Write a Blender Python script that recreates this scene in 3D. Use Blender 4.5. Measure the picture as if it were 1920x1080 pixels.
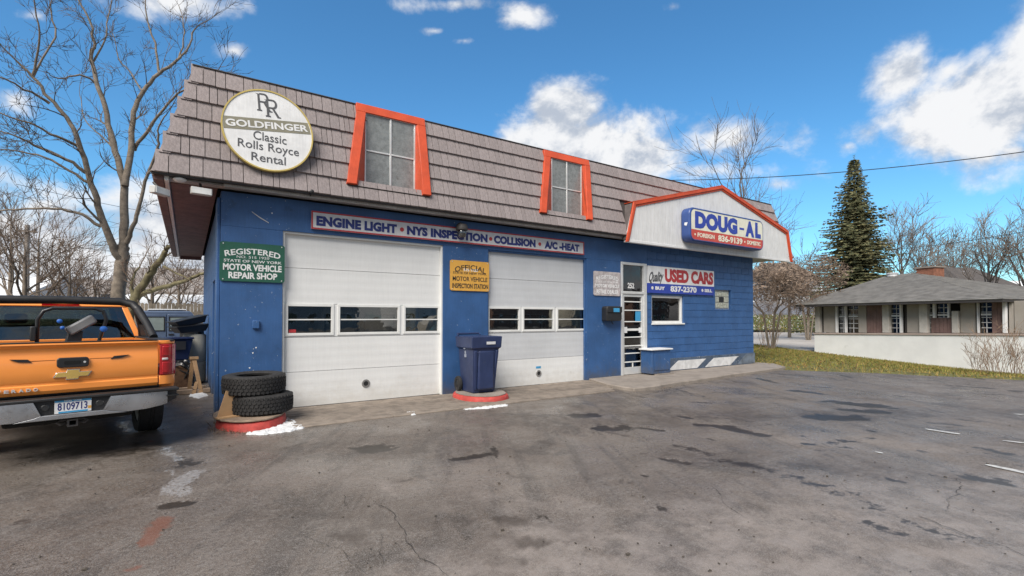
import bpy, bmesh, math, random
import numpy as np
from mathutils import Vector, Matrix, noise as mnoise
for o in list(bpy.data.objects): bpy.data.objects.remove(o)
scene = bpy.context.scene
COL = scene.collection
rad = math.radians

# ------------------------------------------------------------------ camera
F, YAW, PITCH, SY = 910.5, rad(33.71), rad(1.09), 39.2
CAM = np.array([-0.427, -9.128, 1.596])
cam = bpy.data.cameras.new('camera'); cam_o = bpy.data.objects.new('camera', cam); COL.objects.link(cam_o)
cam.sensor_width = 36; cam.lens = F/1920*36; cam.shift_y = SY/1920
cam.clip_start = 0.05; cam.clip_end = 2000
cam_o.location = CAM; cam_o.rotation_euler = (rad(90)+PITCH, 0, -YAW)
scene.camera = cam_o
scene.render.resolution_x, scene.render.resolution_y = 1024, 576
_r = np.array([math.cos(YAW), -math.sin(YAW), 0])
_w = np.array([math.sin(YAW)*math.cos(PITCH), math.cos(YAW)*math.cos(PITCH), math.sin(PITCH)])
_u = np.cross(_r, _w)
# photo pixel (1920 wide) -> direction, then a point on a known plane or at a known distance
def ray(x, y): return _r*((x-960)/F) - _u*((y-540-SY)/F) + _w
def onY(x, y, Y=0.): d = ray(x, y); return CAM + d*((Y-CAM[1])/d[1])
def onX(x, y, X=0.): d = ray(x, y); return CAM + d*((X-CAM[0])/d[0])
def onZ(x, y, Z=0.): d = ray(x, y); return CAM + d*((Z-CAM[2])/d[2])
def at(x, y, D): return CAM + ray(x, y)*D

# ------------------------------------------------------------------ light
SUN_DIR = Vector((-0.62, -0.46, 0.80)).normalized()      # towards the sun
SUN_EL = math.asin(SUN_DIR.z); SUN_AZ = math.atan2(SUN_DIR.x, SUN_DIR.y)
sun = bpy.data.lights.new('sun', 'SUN'); sun.energy = 1.5; sun.angle = rad(36); sun.color = (1, 0.94, 0.86)
sun_o = bpy.data.objects.new('sun', sun); COL.objects.link(sun_o)
sun_o.rotation_euler = (-SUN_DIR).to_track_quat('-Z', 'Y').to_euler()
scene.view_settings.view_transform = 'Standard'; scene.view_settings.look = 'None'
scene.view_settings.gamma = 1.0; scene.view_settings.use_curve_mapping = False
scene.view_settings.exposure = 1.80

class NT:
    """small node-tree helper"""
    def __init__(s, tree): s.t = tree; s.n = tree.nodes; s.l = tree.links
    def node(s, typ, **kw):
        n = s.n.new(typ)
        for k, v in kw.items(): setattr(n, k, v)
        return n
    def set(s, sock, v):
        if isinstance(v, bpy.types.NodeSocket): s.l.new(v, sock)
        elif v is not None:
            if isinstance(v, (tuple, list)) and sock.type == 'RGBA' and len(v) == 3: v = (*v, 1)
            if isinstance(v, (int, float)) and sock.type in ('RGBA', 'VECTOR'): v = (v, v, v, 1)[:4 if sock.type == 'RGBA' else 3]
            sock.default_value = v
    def math(s, op, a, b=None, c=None, clamp=False):
        n = s.node('ShaderNodeMath', operation=op); n.use_clamp = clamp
        for i, v in enumerate((a, b, c)):
            if v is not None: s.set(n.inputs[i], v)
        return n.outputs[0]
    def vmath(s, op, a, b=None, sc=None):
        n = s.node('ShaderNodeVectorMath', operation=op); s.set(n.inputs[0], a)
        if b is not None: s.set(n.inputs[1], b)
        if sc is not None: s.set(n.inputs['Scale'], sc)
        return n.outputs['Value'] if op in ('DOT_PRODUCT', 'LENGTH', 'DISTANCE') else n.outputs[0]
    def mix(s, f, a, b, blend='MIX'):
        n = s.node('ShaderNodeMix', data_type='RGBA', blend_type=blend); n.clamp_factor = True
        s.set(n.inputs[0], f); s.set(n.inputs[6], a); s.set(n.inputs[7], b); return n.outputs[2]
    def noise(s, vec, scale=5, detail=4, rough=.55, dist=0):
        n = s.node('ShaderNodeTexNoise'); s.set(n.inputs['Vector'], vec); n.inputs['Scale'].default_value = scale
        n.inputs['Detail'].default_value = detail; n.inputs['Roughness'].default_value = rough; n.inputs['Distortion'].default_value = dist
        return n.outputs['Fac']
    def ramp(s, f, lo, hi, a=0., b=1.):
        n = s.node('ShaderNodeMapRange'); n.interpolation_type = 'SMOOTHSTEP'; s.set(n.inputs[0], f)
        n.inputs[1].default_value = lo; n.inputs[2].default_value = hi; n.inputs[3].default_value = a; n.inputs[4].default_value = b
        return n.outputs[0]
    def bump(s, h, strength=.3, dist=.01):
        n = s.node('ShaderNodeBump'); n.inputs['Strength'].default_value = strength; n.inputs['Distance'].default_value = dist
        s.set(n.inputs['Height'], h); return n.outputs[0]
    def mapping(s, vec, scale=(1, 1, 1), rot=(0, 0, 0)):
        n = s.node('ShaderNodeMapping'); s.set(n.inputs[0], vec); n.inputs['Scale'].default_value = scale; n.inputs['Rotation'].default_value = rot
        return n.outputs[0]

def SR(r, g, b):
    f = lambda c: (c/255/12.92 if c <= 10 else ((c/255+.055)/1.055)**2.4)
    return (f(r), f(g), f(b))

# ------------------------------------------------------------------ world: clear sky with cumulus
world = bpy.data.worlds.new('World'); scene.world = world; world.use_nodes = True
wn = NT(world.node_tree); wn.n.clear()
sky = wn.node('ShaderNodeTexSky'); sky.sky_type = 'NISHITA'; sky.sun_disc = False
sky.sun_elevation = SUN_EL; sky.sun_rotation = SUN_AZ; sky.altitude = 100; sky.air_density = 1.0; sky.dust_density = 0.6; sky.ozone_density = 3.0
tc = wn.node('ShaderNodeTexCoord'); V = wn.vmath('NORMALIZE', tc.outputs['Generated'])
sep = wn.node('ShaderNodeSeparateXYZ'); wn.set(sep.inputs[0], V); EL = sep.outputs[2]
# cumulus: (pixel x, y, half width, half height, weight)
CL = [(1060, 215, 62, 46, 1.25), (1090, 270, 115, 55, 1.3), (1190, 300, 80, 40, 1.25), (1010, 240, 40, 40, .9), (1320, 320, 150, 26, .8), (1380, 262, 100, 42, .95), (1460, 345, 60, 20, .7),
      (1690, 140, 60, 60, 1.1), (1765, 215, 125, 75, 1.1), (1850, 185, 130, 105, 1.15), (1960, 80, 110, 100, 1.15), (1900, 285, 50, 20, .8),
      (1630, 250, 50, 30, .75), (1590, 275, 26, 16, .7), (1780, 130, 70, 60, .9), (980, 28, 48, 26, .85), (860, 8, 70, 16, .85), (872, 76, 24, 12, .7), (815, 58, 24, 9, .65), (1262, 12, 26, 12, .65),
      (350, 5, 110, 30, .8), (445, 95, 34, 15, .75), (70, 30, 60, 20, .6), (25, 190, 55, 34, .8),
      (60, 480, 260, 130, 1.05), (330, 470, 200, 120, 1.05), (-200, 420, 260, 170, 1.1), (2150, 260, 180, 110, 1.), (2300, 420, 300, 60, .8)]
crng = random.Random(4)
def cdir(px, py):
    d = Vector(ray(px, py)); return d.normalized()
blobs = []
for px, py, hw, hh, wt in CL:
    c = cdir(px, py); t1 = (cdir(px+10, py)-c).normalized(); t1 = (t1 - c*c.dot(t1)).normalized(); t2 = c.cross(t1).normalized()
    a = c.angle(cdir(px+hw, py)); b = c.angle(cdir(px, py-hh)); blobs.append((c, t1, t2, a, b, wt))
field = None
for c, t1, t2, a, b, wt in blobs:
    x = wn.vmath('DOT_PRODUCT', V, tuple(t1/a)); y = wn.vmath('DOT_PRODUCT', V, tuple(t2/b)); zc = wn.vmath('DOT_PRODUCT', V, tuple(c))
    d2 = wn.math('MULTIPLY_ADD', x, x, wn.math('MULTIPLY', y, y))
    f = wn.math('SUBTRACT', wt, wn.math('MULTIPLY', wn.math('SQRT', d2), .44*wt))
    f = wn.math('MULTIPLY', f, wn.math('GREATER_THAN', zc, 0.2))
    field = f if field is None else wn.math('MAXIMUM', field, f)
field = wn.math('MAXIMUM', field, -.3)
# overhead and behind the camera the broken cumulus closes to a bright deck (the soft light of the photograph)
away = wn.vmath('DOT_PRODUCT', V, tuple(Vector(ray(960, 420)).normalized()))
field = wn.math('MAXIMUM', field, wn.ramp(away, .66, .25, -.3, .78))
vs = wn.mapping(V, scale=(1, 1, 1.25))
nz = wn.noise(vs, 7, 9, .6, .15); nz2 = wn.noise(vs, 22, 6, .6)
up = wn.vmath('ADD', vs, (-.012, -.012, .03)); nzu = wn.noise(up, 7, 6, .6, .15)
dens = wn.math('ADD', field, wn.math('MULTIPLY', wn.math('SUBTRACT', nz, .5), 1.45))
dens = wn.math('ADD', dens, wn.math('MULTIPLY', wn.math('SUBTRACT', nz2, .5), .35))
alpha = wn.ramp(dens, .40, .86)
lit = wn.ramp(wn.math('ADD', wn.math('SUBTRACT', nz, nzu), wn.math('MULTIPLY', dens, .05)), -.075, .11)
ccol = wn.mix(lit, (.50, .56, .66), (.93, .94, .96))
hz = wn.ramp(EL, 0.0, .30, 1, 0)
ccol = wn.mix(wn.math('MULTIPLY', hz, .35), ccol, (.84, .86, .90))
# Sky strength .07; the deep polarised blue of the photograph
SKYK = 0.051
hsv = wn.node('ShaderNodeHueSaturation'); wn.set(hsv.inputs['Color'], sky.outputs[0]); hsv.inputs['Saturation'].default_value = 1.12
skyc = wn.mix(1, hsv.outputs[0], (.62, .97, 1.04), 'MULTIPLY')
CK = 0.285/SKYK
cc = wn.vmath('SCALE', ccol, sc=wn.ramp(away, .70, .2, CK, CK*.55))
fin = wn.mix(alpha, skyc, cc)
bg = wn.node('ShaderNodeBackground'); wn.set(bg.inputs[0], fin); bg.inputs[1].default_value = SKYK
wo = wn.node('ShaderNodeOutputWorld'); wn.l.new(bg.outputs[0], wo.inputs[0])

# ------------------------------------------------------------------ materials
MATS = {}
def pm(name, col, rough=.6, metal=0., var=.12, vscale=4, bump=0., bscale=60, bdist=.004, dirt=None, dirt_amt=.0, dscale=2.5, coat=0., objrand=0., streak=0., spec=.5, chips=None, chip_amt=.0, splash=None):
    """a procedural surface: base colour with slow variation, dirt patches, streaks, chips, fine relief"""
    if name in MATS: return MATS[name]
    m = bpy.data.materials.new(name); m.use_nodes = True; t = NT(m.node_tree); p = t.n['Principled BSDF']
    g = t.node('ShaderNodeNewGeometry'); tcn = t.node('ShaderNodeTexCoord'); P = tcn.outputs['Object']
    c = (*col, 1)
    if var:
        n = t.noise(P, vscale, 5, .6); k = t.ramp(n, .3, .7, 1-var, 1+var)
        c = t.vmath('SCALE', col, sc=k)
    if objrand:
        oi = t.node('ShaderNodeObjectInfo'); k = t.ramp(oi.outputs['Random'], 0, 1, 1-objrand, 1+objrand); c = t.vmath('SCALE', c, sc=k)
    if streak:
        n = t.noise(t.mapping(P, (14, 14, .9)), 3, 5, .65); k = t.ramp(n, .35, .75, 1, 1-streak); c = t.vmath('SCALE', c, sc=k)
    if dirt:
        n = t.noise(P, dscale, 7, .68); c = t.mix(t.ramp(n, .62-dirt_amt*.35, .82-dirt_amt*.25), c, dirt)
    if chips:
        n = t.noise(P, 17, 6, .7); n2 = t.noise(P, 1.3, 2); c = t.mix(t.ramp(t.math('MULTIPLY_ADD', n2, .22, n), .80-chip_amt, .815-chip_amt), c, chips)
    if splash:
        sz = t.node('ShaderNodeSeparateXYZ'); t.set(sz.inputs[0], P); h_ = t.math('ADD', sz.outputs[2], t.math('MULTIPLY', t.math('SUBTRACT', t.noise(P, 5, 6, .7), .5), 1.1)); c = t.mix(t.ramp(h_, .5, -.15, 0, .8), c, splash)
    t.set(p.inputs['Base Color'], c)
    rn = t.noise(P, vscale*2.3+3, 4); t.set(p.inputs['Roughness'], t.ramp(rn, .25, .75, max(.02, rough-.07), min(1, rough+.07)))
    p.inputs['Metallic'].default_value = metal; p.inputs['Specular IOR Level'].default_value = spec
    if coat: p.inputs['Coat Weight'].default_value = coat; p.inputs['Coat Roughness'].default_value = .06
    if bump: t.set(p.inputs['Normal'], t.bump(t.noise(P, bscale, 5, .6), bump, bdist))
    MATS[name] = m; return m
def glass_mat(name, tint=(.6, .65, .65), refl=1.0, rough=.01):
    if name in MATS: return MATS[name]
    m = bpy.data.materials.new(name); m.use_nodes = True; t = NT(m.node_tree); t.n.remove(t.n['Principled BSDF'])
    fr = t.node('ShaderNodeFresnel'); fr.inputs[0].default_value = 1.5
    gl = t.node('ShaderNodeBsdfGlossy'); gl.inputs['Roughness'].default_value = rough
    tcn = t.node('ShaderNodeTexCoord'); t.set(gl.inputs['Normal'], t.bump(t.noise(tcn.outputs['Object'], 3.5, 2), .06, .02))
    tr = t.node('ShaderNodeBsdfTransparent'); tr.inputs[0].default_value = (*tint, 1)
    mx = t.node('ShaderNodeMixShader'); t.set(mx.inputs[0], t.math('MULTIPLY_ADD', fr.outputs[0], 1.6*refl, .06*refl, clamp=True))
    t.l.new(tr.outputs[0], mx.inputs[1]); t.l.new(gl.outputs[0], mx.inputs[2]); t.l.new(mx.outputs[0], t.n['Material Output'].inputs[0])
    MATS[name] = m; return m

BLUE = pm('blue_paint', (.033, .098, .25), .5, var=.14, vscale=1.6, bump=.35, bscale=38, bdist=.004, dirt=(.018, .045, .10), dirt_amt=.12, chips=(.45, .48, .52), chip_amt=.035, streak=.12, splash=(.07, .075, .085))
BLUEBLK = pm('blue_block_paint', (.034, .102, .262), .5, var=.12, vscale=2.2, bump=.4, bscale=55, bdist=.003, objrand=.03, chips=(.4, .45, .5), chip_amt=.01, splash=(.07, .075, .085))
DOORW = pm('white_door_paint', (.73, .73, .72), .42, var=.03, vscale=1.2, dirt=(.50, .48, .44), dirt_amt=-.05, dscale=1.6, streak=.05, splash=(.58, .56, .52))
DOORG = pm('grey_door_paint', (.56, .57, .585), .42, var=.04, vscale=1.2, dirt=(.4, .39, .36), dirt_amt=-.05, dscale=1.6, streak=.06)
WHITE = pm('white_trim', (.72, .72, .70), .4, var=.05)
ALU = pm('aluminium', (.68, .68, .67), .35, .35, var=.06)
SHINGLE = pm('shingle', (.29, .248, .244), .85, var=.16, vscale=7, streak=.38, objrand=.07, bump=.5, bscale=45, dirt=(.11, .095, .085), dirt_amt=.12, dscale=3)
UNDERLAY = pm('roof_underlay', (.05, .042, .04), .95)
SOFFIT = pm('brown_soffit', (.16, .085, .075), .6, var=.2, streak=.1)
DARKTRIM = pm('dark_trim', (.045, .04, .038), .6)
GUTTER = pm('grey_gutter', (.42, .41, .40), .45, var=.15, streak=.25)
RED = pm('orange_red_trim', (.60, .082, .028), .5, var=.12, vscale=3, streak=.12, dirt=(.35, .12, .07), dirt_amt=.05)
GABW = pm('white_siding', (.70, .70, .70), .45, var=.05, streak=.16)
FROST = pm('dirty_frosted_pane', (.22, .235, .235), .3, var=.18, vscale=14, dirt=(.09, .085, .07), dirt_amt=.12, dscale=5)
GLASS = glass_mat('window_glass', (.7, .72, .70), 1.5)
CARGLASS = glass_mat('car_glass', (.58, .65, .62), .8)
BLACK = pm('black_plastic', (.018, .018, .019), .5, var=.2, bump=.15, bscale=180)
RUBBER = pm('tyre_rubber', (.022, .021, .021), .8, var=.25, vscale=14, bump=.6, bscale=70, bdist=.006, dirt=(.075, .068, .06), dirt_amt=.12, dscale=9)
CONC = pm('concrete', (.25, .215, .185), .85, var=.18, vscale=3, bump=.5, bscale=45, dirt=(.13, .11, .09), dirt_amt=.15, dscale=3)
PLANKC = pm('ribbed_concrete', (.20, .165, .135), .85, var=.25, vscale=4, bump=.6, bscale=30, dirt=(.09, .075, .06), dirt_amt=.2, dscale=4, objrand=.12)
REDC = pm('red_painted_concrete', (.42, .05, .04), .7, var=.2, vscale=7, bump=.6, bscale=35, dirt=(.15, .07, .05), dirt_amt=.2, dscale=6, chips=(.35, .28, .24), chip_amt=.02)
BOARD = pm('worn_board', (.27, .20, .145), .85, var=.25, vscale=6, streak=.1, bump=.4)
SNOW = pm('snow', (.68, .69, .70), .7, var=.08, vscale=9, bump=.9, bscale=30, bdist=.02, dirt=(.32, .30, .28), dirt_amt=.22, dscale=11)
BARK = pm('bark', (.20, .165, .13), .9, var=.3, vscale=5, bump=.8, bscale=25, bdist=.02, dirt=(.10, .105, .055), dirt_amt=.15, dscale=2)
TWIG = pm('twig', (.11, .09, .075), .9, var=.2)
TWIGB = pm('brown_twig', (.15, .105, .075), .9, var=.25)
INT = pm('interior_wall', (.42, .37, .31), .9, var=.25)
# sign paints
def paint(n, c, r=.45): return pm('paint_'+n, c, r, var=.07, vscale=5, streak=.10)
P_WHITE = paint('white', (.74, .74, .74)); P_CREAM = paint('cream', (.74, .73, .60)); P_NAVY = paint('navy', (.018, .028, .16)); P_RED = paint('red', (.42, .035, .04))
P_GREEN = paint('green', (.018, .095, .062)); P_YEL = paint('yellow', (.68, .36, .065)); P_BLACK = paint('black', (.03, .027, .025)); P_GOLD = paint('gold', (.52, .40, .12))
P_OLIVE = paint('olive', (.24, .225, .165)); P_GREY = paint('grey', (.09, .09, .095)); P_FADED = pm('paint_faded', (.42, .38, .38), .6, var=.3, vscale=9, dirt=(.6, .58, .56), dirt_amt=.1, dscale=12)
P_BLUE = paint('blue', (.03, .06, .36)); P_LITE = paint('light_grey', (.60, .60, .61)); P_SKY = paint('sky', (.05, .30, .55))

# ------------------------------------------------------------------ mesh helpers
class MB:
    def __init__(s): s.v = []; s.f = []
    def add(s, vs, fs):
        b = len(s.v); s.v += [tuple(map(float, v)) for v in vs]; s.f += [tuple(i+b for i in f) for f in fs]; return s
    def box(s, x0, x1, y0, y1, z0, z1):
        return s.add([(x0, y0, z0), (x1, y0, z0), (x1, y1, z0), (x0, y1, z0), (x0, y0, z1), (x1, y0, z1), (x1, y1, z1), (x0, y1, z1)],
                     [(0, 3, 2, 1), (4, 5, 6, 7), (0, 1, 5, 4), (1, 2, 6, 5), (2, 3, 7, 6), (3, 0, 4, 7)])
    def obox(s, c, size, rot=None):
        m = rot if rot is not None else Matrix.Identity(3); hx, hy, hz_ = [k/2 for k in size]; c = Vector(c); b = MB().box(-hx, hx, -hy, hy, -hz_, hz_)
        return s.add([c + m @ Vector(v) for v in b.v], b.f)
    def hexa(s, lo, hi):                       # 4 bottom + 4 top corners
        return s.add(list(lo)+list(hi), [(3, 2, 1, 0), (4, 5, 6, 7), (0, 1, 5, 4), (1, 2, 6, 5), (2, 3, 7, 6), (3, 0, 4, 7)])
    def prism(s, poly, a, b, axis='y'):        # poly in the two other axes, extruded a..b
        n = len(poly)
        def P(p, k): return {'y': (p[0], k, p[1]), 'x': (k, p[0], p[1]), 'z': (p[0], p[1], k)}[axis]
        vs = [P(p, a) for p in poly]+[P(p, b) for p in poly]
        return s.add(vs, [tuple(range(n)), tuple(range(2*n-1, n-1, -1))]+[((i+1) % n, i, i+n, (i+1) % n+n) for i in range(n)])
    def tube(s, pts, rs, n=8, caps=True):
        pts = [Vector(p) for p in pts]; 
        if not isinstance(rs, (list, tuple)): rs = [rs]*len(pts)
        vs = []; ref = None
        for i, p in enumerate(pts):
            d = (pts[min(i+1, len(pts)-1)]-pts[max(i-1, 0)]).normalized()
            if ref is None: ref = d.orthogonal().normalized()
            ref = ref - d*d.dot(ref); ref = ref.normalized() if ref.length > 1e-6 else d.orthogonal().normalized()
            q = d.cross(ref)
            for k in range(n):
                a = 2*math.pi*k/n; vs.append(p+(ref*math.cos(a)+q*math.sin(a))*rs[i])
        fs = [(i*n+k, i*n+(k+1) % n, (i+1)*n+(k+1) % n, (i+1)*n+k) for i in range(len(pts)-1) for k in range(n)]
        if caps: fs += [tuple(range(n-1, -1, -1)), tuple(range((len(pts)-1)*n, len(pts)*n))]
        return s.add(vs, fs)
    def lathe(s, prof, n=24, axis='z', c=(0, 0, 0), closed=False):   # prof: (radius, along)
        vs = []
        for r, h in prof:
            for k in range(n):
                a = 2*math.pi*k/n; x, y = r*math.cos(a), r*math.sin(a)
                q = {'z': (x, y, h), 'x': (h, x, y), 'y': (x, h, y)}[axis]; vs.append((q[0]+c[0], q[1]+c[1], q[2]+c[2]))
        m = len(prof); rng_ = range(m if closed else m-1)
        fs = [(i*n+k, i*n+(k+1) % n, ((i+1) % m)*n+(k+1) % n, ((i+1) % m)*n+k) for i in rng_ for k in range(n)]
        if not closed: fs += [tuple(range(n-1, -1, -1)), tuple(range((m-1)*n, m*n))]
        return s.add(vs, fs)
    def mesh(s, name, smooth=0):
        me = bpy.data.meshes.new(name); me.from_pydata(s.v, [], s.f); me.update()
        if smooth:
            me.polygons.foreach_set('use_smooth', [True]*len(me.polygons)); me.set_sharp_from_angle(angle=rad(smooth))
        return me
    def fixn(s):
        bm = bmesh.new(); vs = [bm.verts.new(v) for v in s.v]
        for f in s.f:
            try: bm.faces.new([vs[i] for i in f])
            except ValueError: pass
        bmesh.ops.recalc_face_normals(bm, faces=bm.faces[:]); bm.verts.index_update()
        s.v = [tuple(v.co) for v in bm.verts]; s.f = [tuple(v.index for v in f.verts) for f in bm.faces]; bm.free(); return s
    def build(s, name, mat, parent=None, smooth=0, bevel=0, seg=2, fix=True):
        if fix and len(s.f) < 40000: s.fixn()
        me = s.mesh(name, smooth); 
        if mat: me.materials.append(mat)
        return put(name, me, parent, bevel, seg)
def put(name, me, parent=None, bevel=0, seg=2):
    o = bpy.data.objects.new(name, me); COL.objects.link(o); o.parent = parent
    if bevel:
        b = o.modifiers.new('bevel', 'BEVEL'); b.width = bevel; b.segments = seg; b.limit_method = 'ANGLE'; b.angle_limit = rad(35); b.harden_normals = False
        me.polygons.foreach_set('use_smooth', [True]*len(me.polygons)); me.set_sharp_from_angle(angle=rad(50))
    return o
def tag(o, label=None, cat=None, group=None, kind=None):
    if label: o['label'] = label
    if cat: o['category'] = cat
    if group: o['group'] = group
    if kind: o['kind'] = kind
    return o
def thing(name, loc, label, cat, rz=0, group=None):
    o = bpy.data.objects.new(name, None); COL.objects.link(o); o.empty_display_size = .2
    o.location = [float(k) for k in loc]; o.rotation_euler = (0, 0, rz); return tag(o, label, cat, group)
def BX(name, mat, parent, x0, x1, y0, y1, z0, z1, bevel=0.): return MB().box(x0, x1, y0, y1, z0, z1).build(name, mat, parent, bevel=bevel)
def text(body, parent, x0, x1, z0, z1, y, mat, bold=0., shear=0., arc=0., depth=.004, name='lettering', fit=True, spacing=1.0):
    cu = bpy.data.curves.new('t', 'FONT'); cu.body = body; cu.size = 1; cu.offset = bold; cu.resolution_u = 3; cu.extrude = .5; cu.space_character = spacing
    o = bpy.data.objects.new('t', cu); COL.objects.link(o); me0 = bpy.data.meshes.new_from_object(o)
    co = np.array([v.co[:] for v in me0.vertices]); fs = [tuple(p.vertices) for p in me0.polygons]
    bpy.data.objects.remove(o); bpy.data.curves.remove(cu)
    mn, mx = co.min(0), co.max(0)
    X = x0+(co[:, 0]-mn[0])/(mx[0]-mn[0])*(x1-x0); Z = z0+(co[:, 1]-mn[1])/(mx[1]-mn[1])*(z1-z0); Yv = y-depth*(co[:, 2]+.5)
    if shear: X = X+shear*(Z-z0)-shear*(z1-z0)*.5
    if arc:
        u = (X-(x0+x1)/2)/((x1-x0)/2); Z = Z+arc*(1-u*u)-arc; X = X-(Z-z0)*(-u)*arc*1.2/((x1-x0)/2)
    m = MB(); m.v = [tuple(q) for q in np.stack([X, Yv, Z], 1)]; m.f = fs
    bpy.data.meshes.remove(me0)
    return m.build(name, mat, parent, fix=False)
def rects_minus(R, holes):
    """cover rectangle R=(x0,x1,z0,z1) minus holes by a grid of rectangles"""
    xs = sorted({R[0], R[1], *[min(max(h[k], R[0]), R[1]) for h in holes for k in (0, 1)]}); zs = sorted({R[2], R[3], *[min(max(h[k], R[2]), R[3]) for h in holes for k in (2, 3)]})
    out = []
    for a, b in zip(xs, xs[1:]):
        for c, d in zip(zs, zs[1:]):
            m = ((a+b)/2, (c+d)/2)
            if b-a > 1e-6 and d-c > 1e-6 and not any(h[0] < m[0] < h[1] and h[2] < m[1] < h[3] for h in holes): out.append((a, b, c, d))
    return out
def rrect(x0, x1, z0, z1, r, n=5):
    out = []
    for cx, cz, a0 in ((x1-r, z0+r, -90), (x1-r, z1-r, 0), (x0+r, z1-r, 90), (x0+r, z0+r, 180)):
        for k in range(n+1): a = rad(a0+90*k/n); out.append((cx+r*math.cos(a), cz+r*math.sin(a)))
    return out
# vectorised value noise
def vnoise(x, y, seed=0):
    xi = np.floor(x).astype(np.int64); yi = np.floor(y).astype(np.int64); xf = x-xi; yf = y-yi
    def h(a, b):
        n = (a*374761393+b*668265263+seed*974711) & 0x7fffffff; n = ((n ^ (n >> 13))*1274126177) & 0x7fffffff; return ((n ^ (n >> 16)) & 0xffff)/65535.
    u = xf*xf*(3-2*xf); v = yf*yf*(3-2*yf)
    return (h(xi, yi)*(1-u)+h(xi+1, yi)*u)*(1-v)+(h(xi, yi+1)*(1-u)+h(xi+1, yi+1)*u)*v
def fbm(x, y, seed=0, oct=5):
    s = 0; a = .5
    for k in range(oct): s = s+a*vnoise(x*2**k, y*2**k, seed+k); a *= .5
    return s/(1-.5**oct)
# ================================================================== SETTING
EDGE = [(-60, 34.), (-30, 27.), (-14, 21.2), (-9, 18.9), (-6., 17.45), (-3.32, 16.24), (-1.6, 15.0), (-.65, 14.6), (3, 14.6), (20, 14.6)]
EDGE = [(float(a), float(b)) for a, b in EDGE]
def xedge(Y): return np.interp(Y, [e[0] for e in EDGE], [e[1] for e in EDGE])

# ---- asphalt lot: one sheet, dense near the camera, with wear painted as attributes
def dense(a, b, c, d, fine, coarse):
    return np.concatenate([np.arange(a, b, coarse), np.arange(b, c, fine), np.arange(c, d+1e-6, coarse)])
ys = dense(-40, -9.6, 1.0, 17, .07, 1.2)
us = np.concatenate([np.linspace(-30, -6, 12, endpoint=False), np.arange(-6, 19, .07)])   # distance along, last column snaps to the edge
gx, gy = np.meshgrid(us, ys)
ex = xedge(gy); gx = np.minimum(gx, ex)
tmask = gx >= ex-1e-9
FX_, FY_ = gx.ravel(), gy.ravel()
wob = fbm(FX_*1.7, FY_*1.7, 3)-.5; wob2 = fbm(FX_*5, FY_*5, 9)-.5; wob3 = fbm(FX_*.5, FY_*.5, 21)-.5
def cap(p0, p1, hw, soft=1.0):
    """capsule between two photo pixels on the ground, half width in metres, ragged edge -> 0..1"""
    a = onZ(*p0)[:2]; b = onZ(*p1)[:2]; d = b-a; L2 = max(1e-6, d@d)
    t = np.clip(((FX_-a[0])*d[0]+(FY_-a[1])*d[1])/L2, 0, 1)
    q = np.hypot(FX_-a[0]-t*d[0], FY_-a[1]-t*d[1])/hw
    q = q+wob*1.3+wob2*.9
    return np.clip((1-q)/soft+.3, 0, 1)
wet = np.zeros_like(FX_); stain = np.zeros_like(FX_); red = np.zeros_like(FX_); ice = np.zeros_like(FX_); light = np.zeros_like(FX_)
def mx(a, b, k=1.): np.maximum(a, b*k, out=a)
# standing water / soaked patches
for p0, p1, hw, k in [((1500, 733), (1540, 738), .22, 1), ((1560, 752), (1640, 760), .30, 1), ((1535, 783), (1600, 782), .26, 1), ((1590, 768), (1650, 772), .2, .9), ((1310, 796), (1365, 798), .12, 1), ((1355, 800), (1425, 815), .16, 1),
                      ((1780, 722), (1860, 728), .12, .9), ((1845, 738), (1875, 739), .12, .9), ((1900, 733), (1990, 735), .2, 1), ((1745, 792), (1815, 798), .09, .9), ((1830, 838), (1885, 850), .14, 1), ((1815, 893), (1875, 905), .12, .95),
                      ((1085, 779), (1110, 779), .2, 1), ((1130, 803), (1165, 803), .22, 1), ((690, 838), (710, 840), .22, 1), ((850, 862), (925, 850), .10, .8), ((925, 836), (930, 860), .05, .8),
                      ((320, 948), (350, 944), .12, 1), ((300, 830), (345, 870), .2, .7), ((1350, 862), (1440, 880), .16, .6), ((1440, 880), (1600, 930), .2, .55), ((1600, 930), (1760, 1000), .14, .55), ((1690, 975), (1840, 1010), .12, .5),
                      ((1190, 720), (1330, 745), .25, .45), ((1560, 970), (1620, 985), .1, .6), ((1635, 985), (1680, 1000), .14, .7), ((1270, 835), (1330, 852), .14, .6), ((230, 790), (255, 810), .12, 1.), ((1000, 965), (1060, 975), .12, .45),
                      ((1540, 830), (1580, 828), .12, .5), ((1450, 700), (1600, 712), .25, .5), ((60, 850), (280, 840), .5, .5), ((1230, 945), (1250, 960), .08, .6)]:
    mx(wet, cap(p0, p1, hw), k)
prg = random.Random(77)
for k_ in range(70):      # small damp patches left over from the thaw
    px = prg.uniform(1180, 1980); py = 700+200*prg.random()**1.3; ln = prg.uniform(8, 45); mx(wet, cap((px, py), (px+ln, py+ln*prg.uniform(.05, .25)), prg.uniform(.03, .10)), prg.uniform(.5, .95))
for k_ in range(26):
    px = prg.uniform(0, 1200); py = 800+260*prg.random(); ln = prg.uniform(8, 40); mx(stain, cap((px, py), (px+ln, py+ln*prg.uniform(-.1, .25)), prg.uniform(.03, .12), .8), prg.uniform(.5, .9))
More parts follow.
